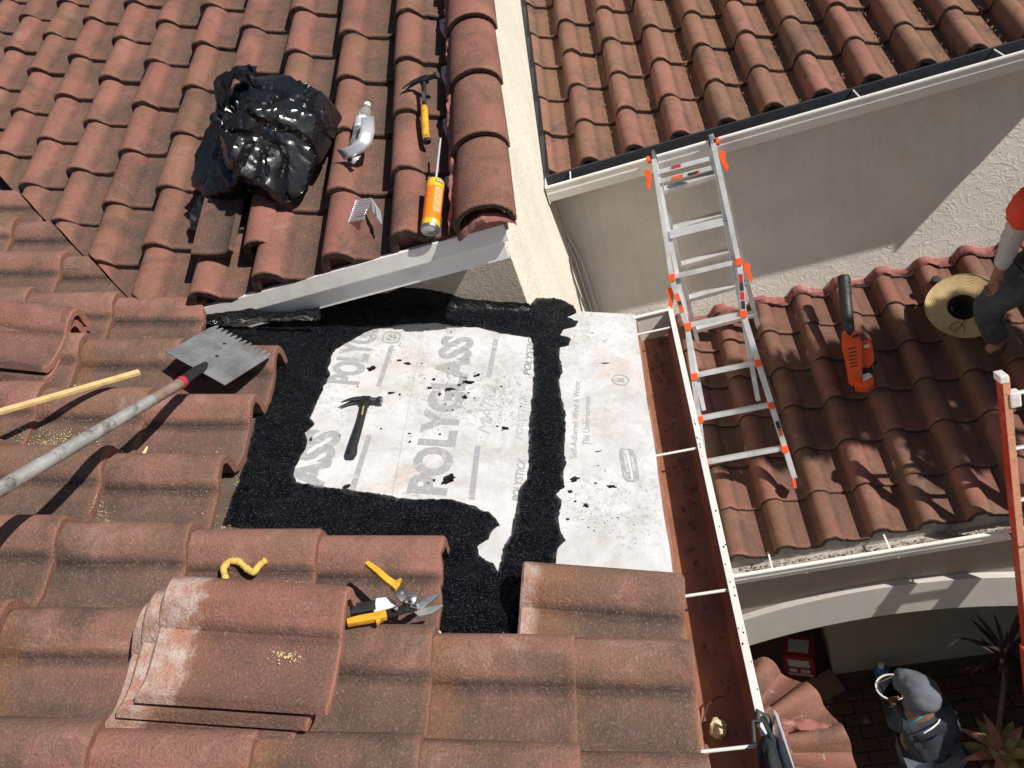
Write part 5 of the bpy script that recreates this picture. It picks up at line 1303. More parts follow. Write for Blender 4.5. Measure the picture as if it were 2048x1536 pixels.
hb = MB().lathe([(0.205, 0.012), (0.207, 0.008), (0.19, 0.0), (0.13, -0.008), (0.095, -0.006), (0.086, -0.012), (0.082, -0.05), (0.075, -0.085), (0.05, -0.105), (0.001, -0.108)], 48, None, False)
hb.v = [(x * 1.0, y * 1.06, z + 0.016 * math.sin(2 * math.atan2(y, x) + .5) * (math.hypot(x, y) / .2) ** 2) for x, y, z in hb.v]
ho = hb.build('brim', M['straw'], hat, FH, smooth=60); sm = ho.modifiers.new('thick', 'SOLIDIFY'); sm.thickness = 0.003
MB().tube([(-.02, -.09, .0), (-.05, -.13, .012), (-.095, -.155, .016), (-.12, -.13, .018), (-.10, -.105, .016), (-.06, -.10, .016), (-.04, -.15, .02), (-.055, -.18, .022)], 0.0028, 6).build('chin_cord', M['black_rubber'], hat, FH, smooth=60)
MB().lathe([(0.0790, -0.010), (0.0755, -0.05), (0.069, -0.079), (0.045, -0.095), (0.001, -0.098)], 32, None, False).build('crown_shade', simple('hat_crown_shade', (0.025, 0.02, 0.015), .9), hat, FH @ Matrix.Diagonal((1, 1.06, 1, 1)), smooth=40)  # dark inner shell, shade of the hollow crown painted in
MB().lathe([(0.0865, -0.016), (0.0835, -0.046), (0.0815, -0.046), (0.0845, -0.016), (0.0865, -0.016)], 32, None, False).build('sweatband', M['black_rubber'], hat, FH @ Matrix.Diagonal((1, 1.06, 1, 1)), smooth=40)

# ================================================================ capped pipes through the porch roof
for px, py, lab in ((1872, 560, 'stubby black pipe cap on the porch roof behind the straw hat'), (1506, 612, 'stubby black pipe cap on the porch roof beside the folding ladder')):
    p = hit(FE, px, py, 0.03); Fp = FE @ T(p.x, p.y, -0.05)
    o = MB().lathe([(0.018, 0), (0.018, 0.045), (0.026, 0.045), (0.030, 0.055), (0.030, 0.085), (0.024, 0.094), (0.001, 0.096)], 18).build('pipe_cap', M['black_rubber'], None, Fp, smooth=40); tag(o, lab, 'pipe')

# ================================================================ people
M['skin'] = simple('skin', (0.24, 0.12, 0.075), .55, var=.1); M['red_shirt'] = simple('red_tshirt', (0.62, 0.05, 0.015), .8, var=.12, scale=12, bmp=.3, bscale=30); M['grey_sleeve'] = simple('grey_sleeve', (0.42, 0.40, 0.41), .85, var=.1, bmp=.3, bscale=40)
M['jeans'] = simple('dark_jeans', (0.035, 0.045, 0.055), .85, var=.35, scale=12, bmp=.4, bscale=60, dirt=(.16, .15, .13), dscale=14, damt=.4); M['boots'] = simple('dark_boots', (0.03, 0.027, 0.024), .7, var=.3)
M['hair'] = simple('dark_hair', (0.012, 0.010, 0.009), .6); M['hoodie'] = simple('slate_hoodie', (0.032, 0.04, 0.056), .8, var=.2, scale=9, bmp=.3, bscale=30); M['cap_grey'] = simple('pale_grey_cap', (0.10, 0.11, 0.135), .8, var=.25, scale=9); M['teal'] = simple('teal_piping', (0.03, 0.35, 0.42), .6); M['shorts'] = simple('grey_shorts', (0.07, 0.08, 0.10), .85, var=.2, bmp=.3, bscale=30)
def skinned(name, J, edges, m, parent, sub=2, root=None):
    fold = {'tshirt': .010, 'sleeve': .005, 'jeans': .009, 'hoodie': .012, 'shorts': .010, 'hood': .009}.get(name, 0); sub = 3 if fold else sub
    """continuous limb surface grown over joints {key: (point, radius)}"""
    keys = list(J); me = bpy.data.meshes.new(name); me.from_pydata([J[k][0] for k in keys], [(keys.index(a), keys.index(b)) for a, b in edges], [])
    o = bpy.data.objects.new(name, me); COL.objects.link(o)
    md = o.modifiers.new('skin', 'SKIN'); md.use_smooth_shade = True
    for i, k in enumerate(keys):
        r_ = J[k][1]; me.skin_vertices[0].data[i].radius = r_ if isinstance(r_, tuple) else (r_, r_)
        me.skin_vertices[0].data[i].use_root = (k == (root or keys[0]))
    o.modifiers.new('sub', 'SUBSURF').levels = sub
    out = bpy.data.meshes.new_from_object(o.evaluated_get(bpy.context.evaluated_depsgraph_get()))
    bpy.data.objects.remove(o)
    if fold:
        nn = [v.normal.copy() for v in out.vertices]
        for v, n_ in zip(out.vertices, nn):
            q_ = v.co; v.co = q_ + n_ * fold * (noise.noise(Vector((q_.x * 9, q_.y * 9, q_.z * 22))) + 0.7 * (1 - 3 * abs(noise.noise(Vector((q_.x * 14 + 3, q_.y * 14, q_.z * 30))))))
    out.materials.clear(); out.materials.append(m); out.polygons.foreach_set('use_smooth', [True] * len(out.polygons))
    return mk(name, out, parent, Matrix())
def hand(J, E, w, d_, spread, pre, s=1.0):
    """palm, four fingers and a thumb grown from wrist w along d_"""
    d_ = d_.normalized(); sp = (spread - d_ * spread.dot(d_)).normalized(); n = d_.cross(sp)
    J[pre + 'palm'] = (w + d_ * .045 * s, (.032 * s, .017 * s)); E.append((pre + 'w', pre + 'palm'))
    for i, ln in enumerate((.070, .080, .075, .058)):
        o = sp * (.030 - .020 * i) * s; a = w + d_ * .088 * s + o; b = a + (d_ * .55 + n * .25) * ln * s * .55; c = b + (d_ * .3 + n * .6) * ln * s * .55
        for q, (p, r_) in enumerate(((a, .0095), (b, .0088), (c, .0072))): J[f'{pre}f{i}{q}'] = (p, r_ * s)
        E += [(pre + 'palm', f'{pre}f{i}0'), (f'{pre}f{i}0', f'{pre}f{i}1'), (f'{pre}f{i}1', f'{pre}f{i}2')]
    a = w + d_ * .04 * s + sp * .036 * s; b = a + (d_ * .7 + sp * .6 + n * .3).normalized() * .035 * s; c = b + (d_ * .9 + n * .5).normalized() * .028 * s
    J[pre + 't0'] = (a, .011 * s); J[pre + 't1'] = (b, .0095 * s); J[pre + 't2'] = (c, .008 * s); E += [(pre + 'palm', pre + 't0'), (pre + 't0', pre + 't1'), (pre + 't1', pre + 't2')]
def head_parts(hp, face, up, parent, body_m):
    """face details: nose, eyes, mouth, ears, as small meshes set into the head"""
    face = face.normalized(); side = up.cross(face).normalized(); up = face.cross(side)
    Fh = frame(face, side, up, hp)
    MB().tube([(.088, 0, .015), (.108, 0, -.018), (.094, 0, -.026)], [.006, .013, .008], 8).build('nose', body_m, parent, Fh, smooth=180)
    for s in (-1, 1):
        MB().lathe([(.001, -.010), (.008, -.006), (.010, 0), (.008, .006), (.001, .010)], 10).build('eye', M['white_plastic'], parent, Fh @ T(.083, s * .032, .012), smooth=180)
        MB().tube([(-.005, s * .078, .018), (-.012, s * .090, .010), (-.008, s * .086, -.020)], [.010, .014, .007], 8).build('ear', body_m, parent, Fh, smooth=180)
    MB().tube([(.086, -.022, -.052), (.094, 0, -.050), (.086, .022, -.052)], [.004, .006, .004], 6).build('mouth', M['red_band'], parent, Fh, smooth=180)
def ppt(x, y, z): return hz(x, y, z)
# -- the worker on the porch roof, mostly outside the right edge
fz = (FE @ hit(FE, 1998, 700, 0.0)).z
ank = ppt(1996, 684, fz + .10); toe = ppt(1975, 706, fz + .04); kn_ = ppt(1970, 612, fz + .50); hipf = ppt(2070, 556, fz + .74)
pel = hipf + Vector((.10, .06, .05)); chest = pel + Vector((.06, -.10, .42)); neck = chest + Vector((-.06, -.06, .20)); hd = neck + Vector((-.07, -.06, .15))
sho = ppt(2062, 402, chest.z + .10); elb = ppt(2030, 462, chest.z - .14); wri = ppt(2000, 538, pel.z + .06)
wri = elb + (wri - elb).normalized() * .25
sho2 = chest + Vector((.12, .16, .08)); elb2 = sho2 + Vector((.02, .06, -.28)); wri2 = elb2 + Vector((-.10, .02, -.22))
hip2 = pel + Vector((.10, .10, -.04)); kn2 = hip2 + Vector((.10, .06, -.42)); ank2 = Vector((kn2.x + .10, kn2.y - .02, fz + .10)); toe2 = ank2 + Vector((-.16, -.03, -.05))
per = thing('person', 'worker in a red t-shirt over grey sleeves and dark jeans, crouching on the porch roof', 'person', T(ank.x, ank.y, fz))
J = {'pel': (pel, (.14, .11)), 'belly': (pel.lerp(chest, .5), (.125, .10)), 'chest': (chest, (.15, .11)), 'neck': (neck, .055), 'hd0': (hd, (.085, .095)), 'hd1': (hd + Vector((-.02, -.01, .09)), (.075, .085)),
     'sh': (sho, .055), 'el': (elb, .042), 'w': (wri, .028), 'sh2': (sho2, .055), 'el2': (elb2, .042), 'bw': (wri2, .028), 'hip': (hipf, .085), 'kn': (kn_, .060), 'an': (ank, .042), 'toe': (toe, .035), 'hip2': (hip2, .085), 'kn2': (kn2, .060), 'an2': (ank2, .042), 'toe2': (toe2, .035)}
J['aw'] = J.pop('w')
E_ = [('pel', 'belly'), ('belly', 'chest'), ('chest', 'neck'), ('neck', 'hd0'), ('hd0', 'hd1'), ('chest', 'sh'), ('sh', 'el'), ('el', 'aw'), ('chest', 'sh2'), ('sh2', 'el2'), ('el2', 'bw'), ('pel', 'hip'), ('hip', 'kn'), ('kn', 'an'), ('an', 'toe'), ('pel', 'hip2'), ('hip2', 'kn2'), ('kn2', 'an2'), ('an2', 'toe2')]
hand(J, E_, wri, wri - elb, Vector((0, -1, .2)), 'a'); hand(J, E_, wri2, wri2 - elb2, Vector((0, 1, 0)), 'b')
skinned('body', J, E_, M['skin'], per, 2, 'pel')
skinned('tshirt', {'a': (pel + Vector((0, 0, .04)), (.16, .13)), 'b': (pel.lerp(chest, .5), (.15, .125)), 'c': (chest, (.17, .135)), 'd': (neck.lerp(chest, .35), .075), 'e': (sho, .080), 'f': (sho.lerp(elb, .62), .074), 'g': (sho2, .080), 'h': (sho2.lerp(elb2, .62), .074)}, [('a', 'b'), ('b', 'c'), ('c', 'd'), ('c', 'e'), ('e', 'f'), ('c', 'g'), ('g', 'h')], M['red_shirt'], per, 2, 'b')
skinned('sleeve', {'a': (sho.lerp(elb, .4), .054), 'b': (elb, .050), 'c': (wri.lerp(elb, .08), .037)}, [('a', 'b'), ('b', 'c')], M['grey_sleeve'], per); skinned('sleeve', {'a': (sho2.lerp(elb2, .4), .054), 'b': (elb2, .050), 'c': (wri2, .036)}, [('a', 'b'), ('b', 'c')], M['grey_sleeve'], per)
skinned('jeans', {'p': (pel, (.15, .125)), 'h': (hipf, .105), 'm': (hipf.lerp(kn_, .5), .092), 'k': (kn_, .078), 's': (kn_.lerp(ank, .5), .066), 'a': (ank.lerp(kn_, .12), .062), 'h2': (hip2, .105), 'k2': (kn2, .076), 'a2': (ank2.lerp(kn2, .12), .062)}, [('p', 'h'), ('h', 'm'), ('m', 'k'), ('k', 's'), ('s', 'a'), ('p', 'h2'), ('h2', 'k2'), ('k2', 'a2')], M['jeans'], per, 2, 'p')
for a, t in ((ank, toe), (ank2, toe2)): skinned('boot', {'a': (a + Vector((0, 0, .01)), .054), 'b': (a + (a - t).normalized() * .03 + Vector((0, 0, -.06)), .042), 'c': (t.lerp(a, .4) + Vector((0, 0, -.02)), .048), 'd': (t, .038)}, [('a', 'b'), ('b', 'c'), ('c', 'd')], M['boots'], per)
skinned('hair', {'a': (hd + Vector((.05, .03, .03)), .07), 'b': (hd + Vector((.01, .0, .10)), .088), 'c': (hd + Vector((-.05, -.02, .12)), .06)}, [('a', 'b'), ('b', 'c')], M['hair'], per)
head_parts(hd + Vector((-.005, 0, .02)), Vector((-1, -.4, -.2)), Vector((0, 0, 1)), per, M['skin'])
# -- the worker on the ground, seen from above
f1 = hz(1882, 1512, GZ + .09); f2 = hz(1850, 1540, GZ + .09)
pel = hz(1856, 1492, GZ + .92); chest = hz(1850, 1432, GZ + 1.26); neck = hz(1842, 1408, GZ + 1.40); hd = hz(1836, 1384, GZ + 1.47)
sL = hz(1812, 1432, GZ + 1.28); sR = hz(1884, 1418, GZ + 1.30); eL = hz(1792, 1446, GZ + 1.06); wL = hz(1788, 1412, GZ + .98); eR = hz(1900, 1462, GZ + 1.02); wR = hz(1892, 1440, GZ + .82)
k1_ = f1.lerp(pel, .48) + Vector((.0, -.05, 0)); k2_ = f2.lerp(pel, .48) + Vector((-.04, -.06, 0)); hp1 = pel + Vector((.10, 0, -.04)); hp2 = pel + Vector((-.10, 0, -.04))
per2 = thing('person', 'worker in a slate hoodie and pale hood, seen from above on the pavers', 'person', T(pel.x, pel.y, GZ))
t1_, t2_ = f1 + Vector((-.12, .06, -.04)), f2 + Vector((-.12, .05, -.04))
J = {'pel': (pel, (.14, .11)), 'belly': (pel.lerp(chest, .5), (.13, .10)), 'chest': (chest, (.16, .11)), 'neck': (neck, .055), 'hd0': (hd, (.085, .095)), 'hd1': (hd + Vector((-.05, .04, .06)), (.07, .08)), 'sh': (sL, .055), 'el': (eL, .042), 'aw': (wL, .028), 'sh2': (sR, .055), 'el2': (eR, .042), 'bw': (wR, .028),
     'hip': (hp1, .085), 'kn': (k1_, .058), 'an': (f1, .042), 'toe': (t1_, .034), 'hip2': (hp2, .085), 'kn2': (k2_, .058), 'an2': (f2, .042), 'toe2': (t2_, .034)}
E_ = [('pel', 'belly'), ('belly', 'chest'), ('chest', 'neck'), ('neck', 'hd0'), ('hd0', 'hd1'), ('chest', 'sh'), ('sh', 'el'), ('el', 'aw'), ('chest', 'sh2'), ('sh2', 'el2'), ('el2', 'bw'), ('pel', 'hip'), ('hip', 'kn'), ('kn', 'an'), ('an', 'toe'), ('pel', 'hip2'), ('hip2', 'kn2'), ('kn2', 'an2'), ('an2', 'toe2')]
hand(J, E_, wL, wL - eL, Vector((1, 0, .2)), 'a'); hand(J, E_, wR, wR - eR, Vector((-1, 0, 0)), 'b')
skinned('body', J, E_, M['skin'], per2, 2, 'pel')
hood = {'a': (pel + Vector((0, 0, .04)), (.165, .14)), 'b': (pel.lerp(chest, .5), (.16, .135)), 'c': (chest, .185), 'd': (neck.lerp(chest, .3), .13), 'e': (sL, .095), 'f': (eL, .064), 'g': (wL.lerp(eL, .12), .046), 'h': (sR, .095), 'i': (eR, .064), 'j': (wR.lerp(eR, .12), .046)}
skinned('hoodie', hood, [('a', 'b'), ('b', 'c'), ('c', 'd'), ('c', 'e'), ('e', 'f'), ('f', 'g'), ('c', 'h'), ('h', 'i'), ('i', 'j')], M['hoodie'], per2, 2, 'b')
skinned('hood', {'z': (chest.lerp(neck, .55) + Vector((0, -.02, .05)), .155), 'a': (hd + Vector((.015, -.01, .035)), (.118, .118)), 'b': (hd + Vector((-.045, .035, .075)), (.085, .09)), 'c': (hd + Vector((-.12, .09, .06)), (.07, .02))}, [('z', 'a'), ('a', 'b'), ('b', 'c')], M['cap_grey'], per2)
skinned('shorts', {'p': (pel, (.155, .13)), 'h': (hp1, .11), 'k': (k1_.lerp(hp1, .25), .098), 'h2': (hp2, .11), 'k2': (k2_.lerp(hp2, .25), .098)}, [('p', 'h'), ('h', 'k'), ('p', 'h2'), ('h2', 'k2')], M['shorts'], per2, 2, 'p')
for a, t in ((f1, t1_), (f2, t2_)): skinned('shoe', {'a': (a, .05), 'b': (a + (a - t).normalized() * .03 + Vector((0, 0, -.05)), .04), 'c': (t.lerp(a, .4), .045), 'd': (t, .036)}, [('a', 'b'), ('b', 'c'), ('c', 'd')], M['boots'], per2)
up_ = (Vector((0, 0, 0)) - chest).normalized() * .175
MB().tube([hz(1795, 1430, GZ + 1.30) , hz(1818, 1447, GZ + 1.36), hz(1838, 1437, GZ + 1.42), hz(1858, 1418, GZ + 1.43), hz(1880, 1402, GZ + 1.38)], .006, 6).build('piping', M['teal'], per2, smooth=60)
MB().tube([hz(1848, 1466, GZ + 1.33), hz(1858, 1460, GZ + 1.35), hz(1866, 1455, GZ + 1.35), hz(1876, 1446, GZ + 1.34), hz(1881, 1436, GZ + 1.33)], .005, 6).build('back_lettering', M['white_plastic'], per2, smooth=60)
head_parts(hd + Vector((0, 0, -.01)), Vector((-1, .5, -.6)), Vector((-.3, .2, 1)), per2, M['skin'])
# bucket held in front of that worker
bk = hz(1789, 1384, GZ + .80); FBk = T(bk.x, bk.y, GZ + .55) @ RX(-.15)
bu = thing('bucket', 'black bucket with a pale rim held by the worker on the pavers', 'bucket', FBk)
MB().lathe([(.085, 0), (.105, .24), (.110, .25), (.100, .25), (.080, .02), (.001, .02)], 28).build('pail', M['black_rubber'], bu, FBk, smooth=40)
MB().lathe([(.104, .245), (.114, .247), (.114, .257), (.103, .257), (.104, .245)], 28, None, False).build('rim', M['white_plastic'], bu, FBk, smooth=40)
MB().tube([(-.108, 0, .24), (-.09, 0, .32), (0, 0, .36), (.09, 0, .32), (.108, 0, .24)], .004, 6).build('bail', M['steel'], bu, FBk, smooth=60)
bp_ = hz(1765, 1352, GZ + .12); Fbb = T(bp_.x, bp_.y, GZ + .02) @ RX(math.pi / 2 - .25) @ RZ(.3)
jb = thing('blue_jug', 'blue jug with a white cap standing near the porch wall', 'jug', T(bp_.x, bp_.y, GZ))
MB().lathe([(.055, 0), (.06, .01), (.06, .17), (.045, .21), (.022, .23)], 20).build('body', simple('blue_plastic', (0.03, 0.10, 0.24), .4), jb, T(bp_.x, bp_.y, GZ + .001) @ RX(-.1), smooth=40)
MB().lathe([(.025, .225), (.025, .25), (.02, .255)], 16).build('cap', M['white_plastic'], jb, T(bp_.x, bp_.y, GZ + .001) @ RX(-.1), smooth=40)

# ================================================================ red box and cardboard under the porch
M['box_red'] = simple('red_carton', (0.22, 0.010, 0.013), .6, var=.1); M['label_dim'] = simple('grubby_label', (0.40, 0.38, 0.36), .7, var=.2); M['cardboard'] = simple('cardboard', (0.17, 0.11, 0.06), .85, var=.15)
bp_ = hz(1612, 1338, GZ); FX = T(bp_.x - .03, bp_.y + .02, GZ + .002) @ RZ(-.28)
bx_ = thing('carton', 'red carton with white label panels standing in the dark porch doorway', 'box', FX)
MB().rbox((0, 0, .16), (.24, .20, .32), .004).build('box', M['box_red'], bx_, FX)
MB().box((.0, -.1015, .22), (.17, .002, .10)).build('label_panel', M['label_dim'], bx_, FX); MB().box((-.05, -.1015, .11), (.06, .002, .05)).build('label_panel', M['label_dim'], bx_, FX); MB().box((.045, -.1015, .11), (.07, .002, .05)).build('label_panel', M['label_dim'], bx_, FX); MB().box((.0, -.1015, .055), (.20, .002, .022)).build('label_panel', M['label_dim'], bx_, FX); MB().box((.0, 0, .3215), (.16, .12, .002)).build('label_panel', M['label_dim'], bx_, FX)
cp_ = hz(1648, 1378, GZ); o = MB().rbox((0, 0, .006), (.34, .22, .010), .003).build('cardboard_sheet', M['cardboard'], None, T(cp_.x - .03, cp_.y, GZ + .014) @ RZ(.35)); tag(o, 'flat piece of cardboard on the pavers below the red carton', 'cardboard')

# ================================================================ red fibreglass extension ladder leaning on the porch gutter
ct = Vector((1.452, EY0 - 0.035, ezl + .02))
dr_ = ray(2003, 752); best = None
for i in range(200):
    L_ = .6 + i * .005; P_ = ct + Vector((0, .30, .954)) * L_; pr = CM @ P_; py_ = 768 + FPX * pr.y / pr.z
    if best is None or abs(py_ - 750) < best[0]: best = (abs(py_ - 750), L_)
LT = best[1]; ud = Vector((0, .30, .954)).normalized(); bt_ = ct - ud * ((ct.z - GZ) / ud.z); tp = ct + ud * LT
FRL = frame(XX, ud.cross(XX).normalized(), ud, bt_); LTOT = (tp - bt_).length
rl = thing('extension_ladder', 'red fibreglass extension ladder leaning on the porch gutter at the right edge', 'ladder', FRL)
M['red_fibre'] = simple('red_fibreglass', (0.50, 0.035, 0.015), .55, var=.15, scale=8, dirt=(.58, .30, .18), dscale=10, damt=.5); M['worn_flange'] = simple('worn_flange', (0.66, 0.32, 0.20), .6, var=.15, scale=14, dirt=(.2, .1, .07), dscale=60, damt=.7)
W2 = .38
LTO = LTOT * .56
for s in (0, 1):
    x = s * W2
    MB().rbox((x, 0, LTOT / 2 + .3), (.012, .075, LTOT - .6), .002).build('rail', M['red_fibre'], rl, FRL)
    MB().rbox((x + (.012 if s == 0 else -.012), -.0385, LTOT / 2 + .3), (.034, .006, LTOT - .6), .0015).build('rail_flange', M['worn_flange'], rl, FRL)
    MB().rbox((x + (.004 if s == 0 else -.004), -.005, LTOT - .01), (.040, .082, .04), .006).build('rail_cap', M['white_plastic'], rl, FRL)
    xo = x + (-.030 if s == 0 else .030)
    MB().rbox((xo, -.055, LTO / 2), (.014, .085, LTO), .002).build('base_rail', M['red_fibre'], rl, FRL); MB().rbox((xo + (.014 if s == 0 else -.014), -.099, LTO / 2), (.040, .006, LTO), .0015).build('base_flange', M['red_fibre'], rl, FRL)
    MB().rbox((xo, -.055, .02), (.06, .12, .04), .006).build('foot', M['black_rubber'], rl, FRL)
    MB().box((xo + (.014 if s == 0 else -.014), -.1025, LTO - .16), (.030, .001, .05)).build('sticker', M['st_black'], rl, FRL); MB().box((xo + (.014 if s == 0 else -.014), -.1025, LTO - .25), (.030, .001, .06)).build('sticker', M['white_plastic'], rl, FRL)
z = LTOT - .12
while z > .7:
    MB().tube([(.0, .005, z), (W2, .005, z)], .016, 10, flat=.8).build('rung', M['alu'], rl, FRL, smooth=40); z -= .305
z = LTO - .12
while z > .2:
    MB().tube([(-.03, -.06, z), (W2 + .03, -.06, z)], .016, 10, flat=.8).build('rung', M['alu'], rl, FRL, smooth=40); z -= .305
MB().rbox((.045, -.02, LTOT - .13), (.05, .06, .08), .01).build('rag', M['white_plastic'], rl, FRL)
MB().tube([(-.012, .045, (ct - bt_).length - .02), (.0, -.05, (ct - bt_).length - .06), (.035, -.052, (ct - bt_).length - .05), (.06, .03, (ct - bt_).length - .01)], .005, 6).build('tie_cord', simple('green_cord', (.10, .13, .06), .8), rl, FRL, smooth=60)

# ================================================================ black bag and metal offcut at the near end of the gutter
gb = hz(1527, 1500, gz + .02)
FGB = T(gb.x + .012, gb.y, gz + .02)
hb_ = thing('tool_pouch', 'black fabric tool pouch hung over the near end of the gutter', 'pouch', FGB)
bm = bmesh.new(); bmesh.ops.create_icosphere(bm, subdivisions=4, radius=1)
for v in bm.verts:
    g = 1 + .22 * noise.noise(v.co * 1.6 + Vector((3, 1, 0))) + .12 * (1 - 2 * abs(noise.noise(v.co * 3.4))); v.co = Vector((v.co.x * .026, v.co.y * .085, v.co.z * .05)) * g
for f_ in bm.faces: f_.smooth = True
me = bpy.data.meshes.new('pouch'); bm.to_mesh(me); bm.free(); me.materials.append(simple('black_nylon', (.015, .017, .022), .7, var=.4, scale=20, bmp=.5)); mk('pouch_body', me, hb_, FGB @ T(-.002, -.045, -.025))
MB().tube([(-.015, .055, .0), (-.005, .085, .015), (.012, .075, .0), (.02, .03, -.02)], .007, 8, flat=.5).build('strap', M['black_rubber'], hb_, FGB, smooth=60)
MB().tube([(-.03, .02, .0), (-.022, .06, .02), (.004, .06, .012), (.018, .0, .0)], .006, 8, flat=.5).build('strap', M['black_rubber'], hb_, FGB, smooth=60)
q0, q1, q2, q3 = hz(1549, 1420, gz + .03), hz(1556, 1428, gz + .03), hz(1592, 1545, gz + .05), hz(1545, 1545, gz - .02)
o = MB().add([q0 - q0, q1 - q0, q2 - q0, q3 - q0], [(0, 1, 2, 3)]).build('flashing_scrap', M['flashing'], None, T(*q0)); sm = o.modifiers.new('thick', 'SOLIDIFY'); sm.thickness = .003; tag(o, 'pointed grey metal offcut sticking up beside the near gutter end', 'sheet metal')

# ================================================================ plants
def leaf_mat(name, c0, c1):
    m, N, L, b = mat(name); v, oi = vecs(N, L); c = ramp(N, L, tex(N, L, v, 18, 4, .6), [(.35, c0), (.65, c1)]); L.new(c, b.inputs['Base Color']); b.inputs['Roughness'].default_value = .45; return m
M['ti'] = leaf_mat('ti_leaf', (0.08, 0.11, 0.03), (0.40, 0.30, 0.12)); M['ti_pink'] = leaf_mat('pink_ti_leaf', (0.28, 0.06, 0.07), (0.40, 0.22, 0.14)); M['dark_leaf'] = leaf_mat('dark_cordyline_leaf', (0.02, 0.012, 0.012), (0.07, 0.03, 0.03))
M['tree_leaf'] = leaf_mat('tree_leaf', (0.045, 0.08, 0.02), (0.09, 0.14, 0.035)); M['bark'] = simple('bark', (0.13, 0.095, 0.065), .9, var=.3, scale=20, bmp=.8)
def leaf(L_, w, droop, fold=.15):
    n = 7; vs = []; fs = []
    for i in range(n + 1):
        k = i / n; ww = w * math.sin(math.pi * min(1, .08 + k * .92)) ** .8; x = L_ * k; z = -droop * k * k * L_
        vs += [(x, -ww, z + fold * ww), (x, 0, z), (x, ww, z + fold * ww)]
    for i in range(n): fs += [(3 * i, 3 * i + 3, 3 * i + 4, 3 * i + 1), (3 * i + 1, 3 * i + 4, 3 * i + 5, 3 * i + 2)]
    return MB().add(vs, fs)
def rosette(P_, h_, n, L_, w, m_list, label, seed):
    rnd = random.Random(seed); t = thing('leafy_plant', label, 'plant', T(*P_))
    MB().tube([(0, 0, 0), (.01, .01, h_ * .5), (0, 0, h_)], [.022, .016, .012], 8).build('stem', M['bark'], t, T(*P_), smooth=60)
    pool = [leaf(L_ * k, w * k, d_, .2).mesh('leaf', 60) for k, d_ in ((1, .25), (.85, .6), (.7, .1))]
    for i in range(n):
        me = pool[i % 3].copy(); me.materials.append(m_list[i % len(m_list)])
        mk('leaf', me, t, T(P_[0], P_[1], P_[2] + h_ - .16 * rnd.random()) @ RZ(i * 2.4 + rnd.uniform(-.2, .2)) @ RY(-rnd.uniform(.15, 1.0)))
    return t
pp_ = hz(2005, 1500, -5.45); rosette((pp_.x, pp_.y, GZ), 1.05, 22, .26, .035, [M['ti'], M['ti_pink'], M['ti']], 'variegated green and pink ti plant at the bottom right corner', 2)
pp_ = hz(2035, 1565, -5.5); rosette((pp_.x, pp_.y, GZ), 1.0, 18, .24, .035, [M['ti'], M['ti_pink']], 'second ti plant with pinkish leaves cut by the bottom right corner', 5)
pp_ = hz(2012, 1300, -5.4); rosette((pp_.x, pp_.y, GZ), 1.1, 30, .30, .016, [M['dark_leaf']], 'dark spiky cordyline in the shade behind the red ladder', 8)
# broad tree right of the picture whose crown dapples the porch roof, and a hedge added out of view to keep the pavers in shade
def foliage(centers, n, s0, s1, seed, m, parent, name, world=Matrix()):
    rnd = random.Random(seed); mb = MB()
    tot = sum(c[3] for c in centers)
    for (c, r_, sq, wgt) in centers:
        for _ in range(int(n * wgt / tot)):
            d_ = Vector((rnd.gauss(0, 1), rnd.gauss(0, 1), rnd.gauss(0, 1))).normalized() * (rnd.random() ** .45) * r_; p = Vector(c) + Vector((d_.x, d_.y, d_.z * sq)); s = rnd.uniform(s0, s1)
            R_ = Euler((rnd.uniform(-.8, .8), rnd.uniform(-.8, .8), rnd.uniform(0, 6.28))).to_matrix().to_4x4()
            mb.add([(-s, 0, 0), (-s * .2, -s * .42, .02 * s), (s, 0, 0), (-s * .2, s * .42, .02 * s)], [(0, 1, 2), (0, 2, 3)], T(*p) @ R_)
    return mb.build(name, m, parent, world)
tree = thing('broadleaf_tree', 'leafy tree at the right whose crown dapples the porch roof', 'tree', T(5.0, 2.6, GZ))
tr_ = MB(); tr_.tube([(5.0, 2.6, GZ), (4.95, 2.62, GZ + 2.6), (4.85, 2.65, -2.0), (4.75, 2.7, -.6), (4.7, 2.7, .3)], [.14, .11, .085, .05, .015], 10)
for a, b in (((4.9, 2.63, -2.4), (4.4, 2.4, -.5)), ((4.85, 2.65, -1.9), (5.2, 3.0, -.2)), ((4.8, 2.68, -1.3), (4.3, 3.0, .1)), ((4.8, 2.68, -1.5), (5.0, 2.2, .2))): tr_.tube([a, tuple((Vector(a) + Vector(b)) / 2 + Vector((0, 0, .1))), b], [.04, .028, .01], 7)
tr_.build('trunk', M['bark'], tree, smooth=60)
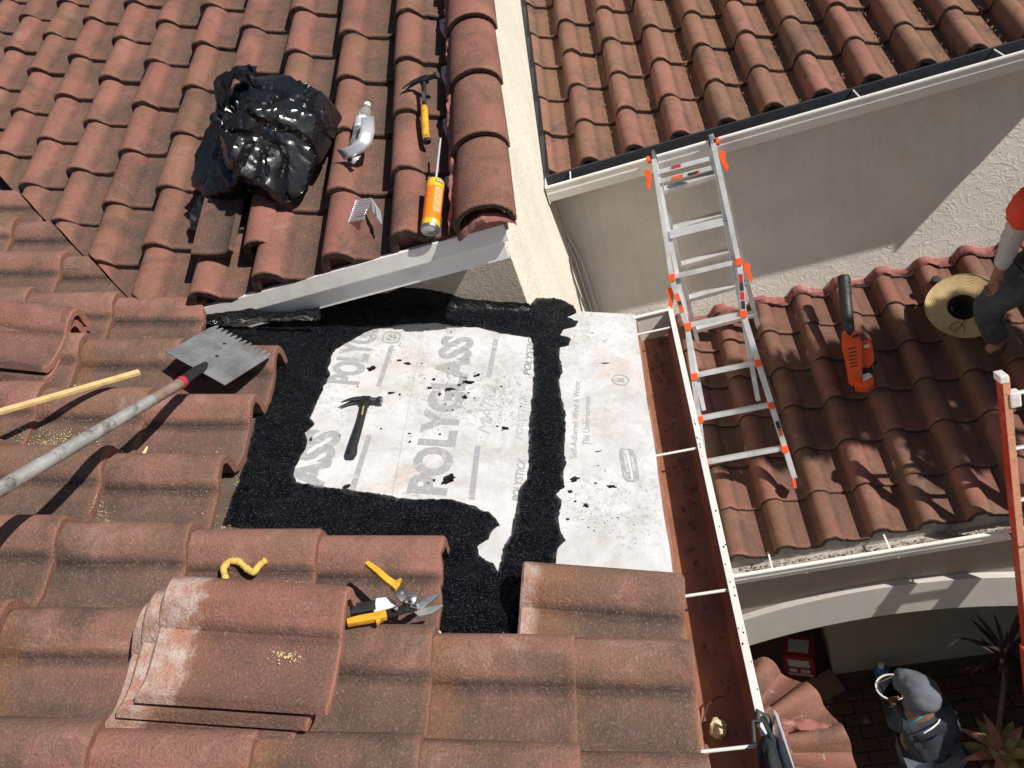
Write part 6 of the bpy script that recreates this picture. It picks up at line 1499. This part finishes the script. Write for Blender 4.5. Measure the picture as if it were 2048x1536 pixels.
foliage([((4.5, 2.50, .78), .40, .8, 1.0), ((4.5, 2.62, .35), .42, .8, 1.0), ((4.5, 2.82, -.12), .42, .8, 1.1), ((4.5, 3.0, -.55), .38, .8, 1.1), ((4.55, 2.45, -.55), .26, .8, .3)], 5400, .035, .08, 3, M['tree_leaf'], tree, 'crown')
hd_ = thing('shade_hedge', 'added unseen hedge at the right that shades the pavers below', 'shade_hedge', T(4.6, 1.7, GZ))
foliage([((4.4, 2.6, -4.3), 1.0, 1.75, 1), ((4.3, 1.7, -4.2), 1.0, 1.75, 1), ((4.4, .7, -4.2), 1.0, 1.75, 1), ((4.4, 3.4, -4.9), .9, 1.5, .8)], 20000, .06, .11, 6, M['tree_leaf'], hd_, 'foliage')
for y in (.4, 1.5, 2.6, 3.5): MB().tube([(4.4, y, GZ), (4.42, y + .05, GZ + 1.2), (4.35, y, GZ + 2.6)], [.04, .03, .01], 7).build('stem', M['bark'], hd_, smooth=60)

# ---- silt, leaves and mastic drips on the near gutter
rg = random.Random(17); sg = MB()
for _ in range(420):
    y = rg.choice((rg.gauss(2.55, .12), rg.uniform(.9, 2.7), rg.gauss(1.9, .2))); x = rg.triangular(GX0 + .012, GX1 - .04, GX1 - .06); s_ = rg.uniform(.0015, .006) * (2.2 if rg.random() < .05 else 1)
    sg.add([(-s_, -s_ * .35, 0), (s_, -s_ * .4, .001), (s_ * .8, s_ * .4, .003), (-s_ * .9, s_ * .35, .001)], [(0, 1, 2, 3)], T(x, y, gz - 0.1125 + rg.uniform(0, .004)) @ RZ(rg.uniform(0, 6)))
o = sg.build('leaf_litter', simple('gutter_silt', (0.15, 0.08, 0.05), .9, var=.7, scale=90), None); tag(o, 'dark silt and leaf scraps lying along the rusty near gutter', 'litter', None, 'stuff')
dp = MB()
for _ in range(26):
    y = rg.choice((rg.uniform(.95, 2.7), rg.gauss(1.35, .10), rg.gauss(1.95, .08))); x = GX1 + .0025 + rg.uniform(-.008, .008); s_ = rg.uniform(.0008, .0026)
    dp.lathe([(s_, 0), (s_ * .8, .001), (.0001, .0014)], 7, T(x, y, gz + .0112) @ Matrix.Diagonal((1, rg.uniform(.8, 2.2), 1, 1)))
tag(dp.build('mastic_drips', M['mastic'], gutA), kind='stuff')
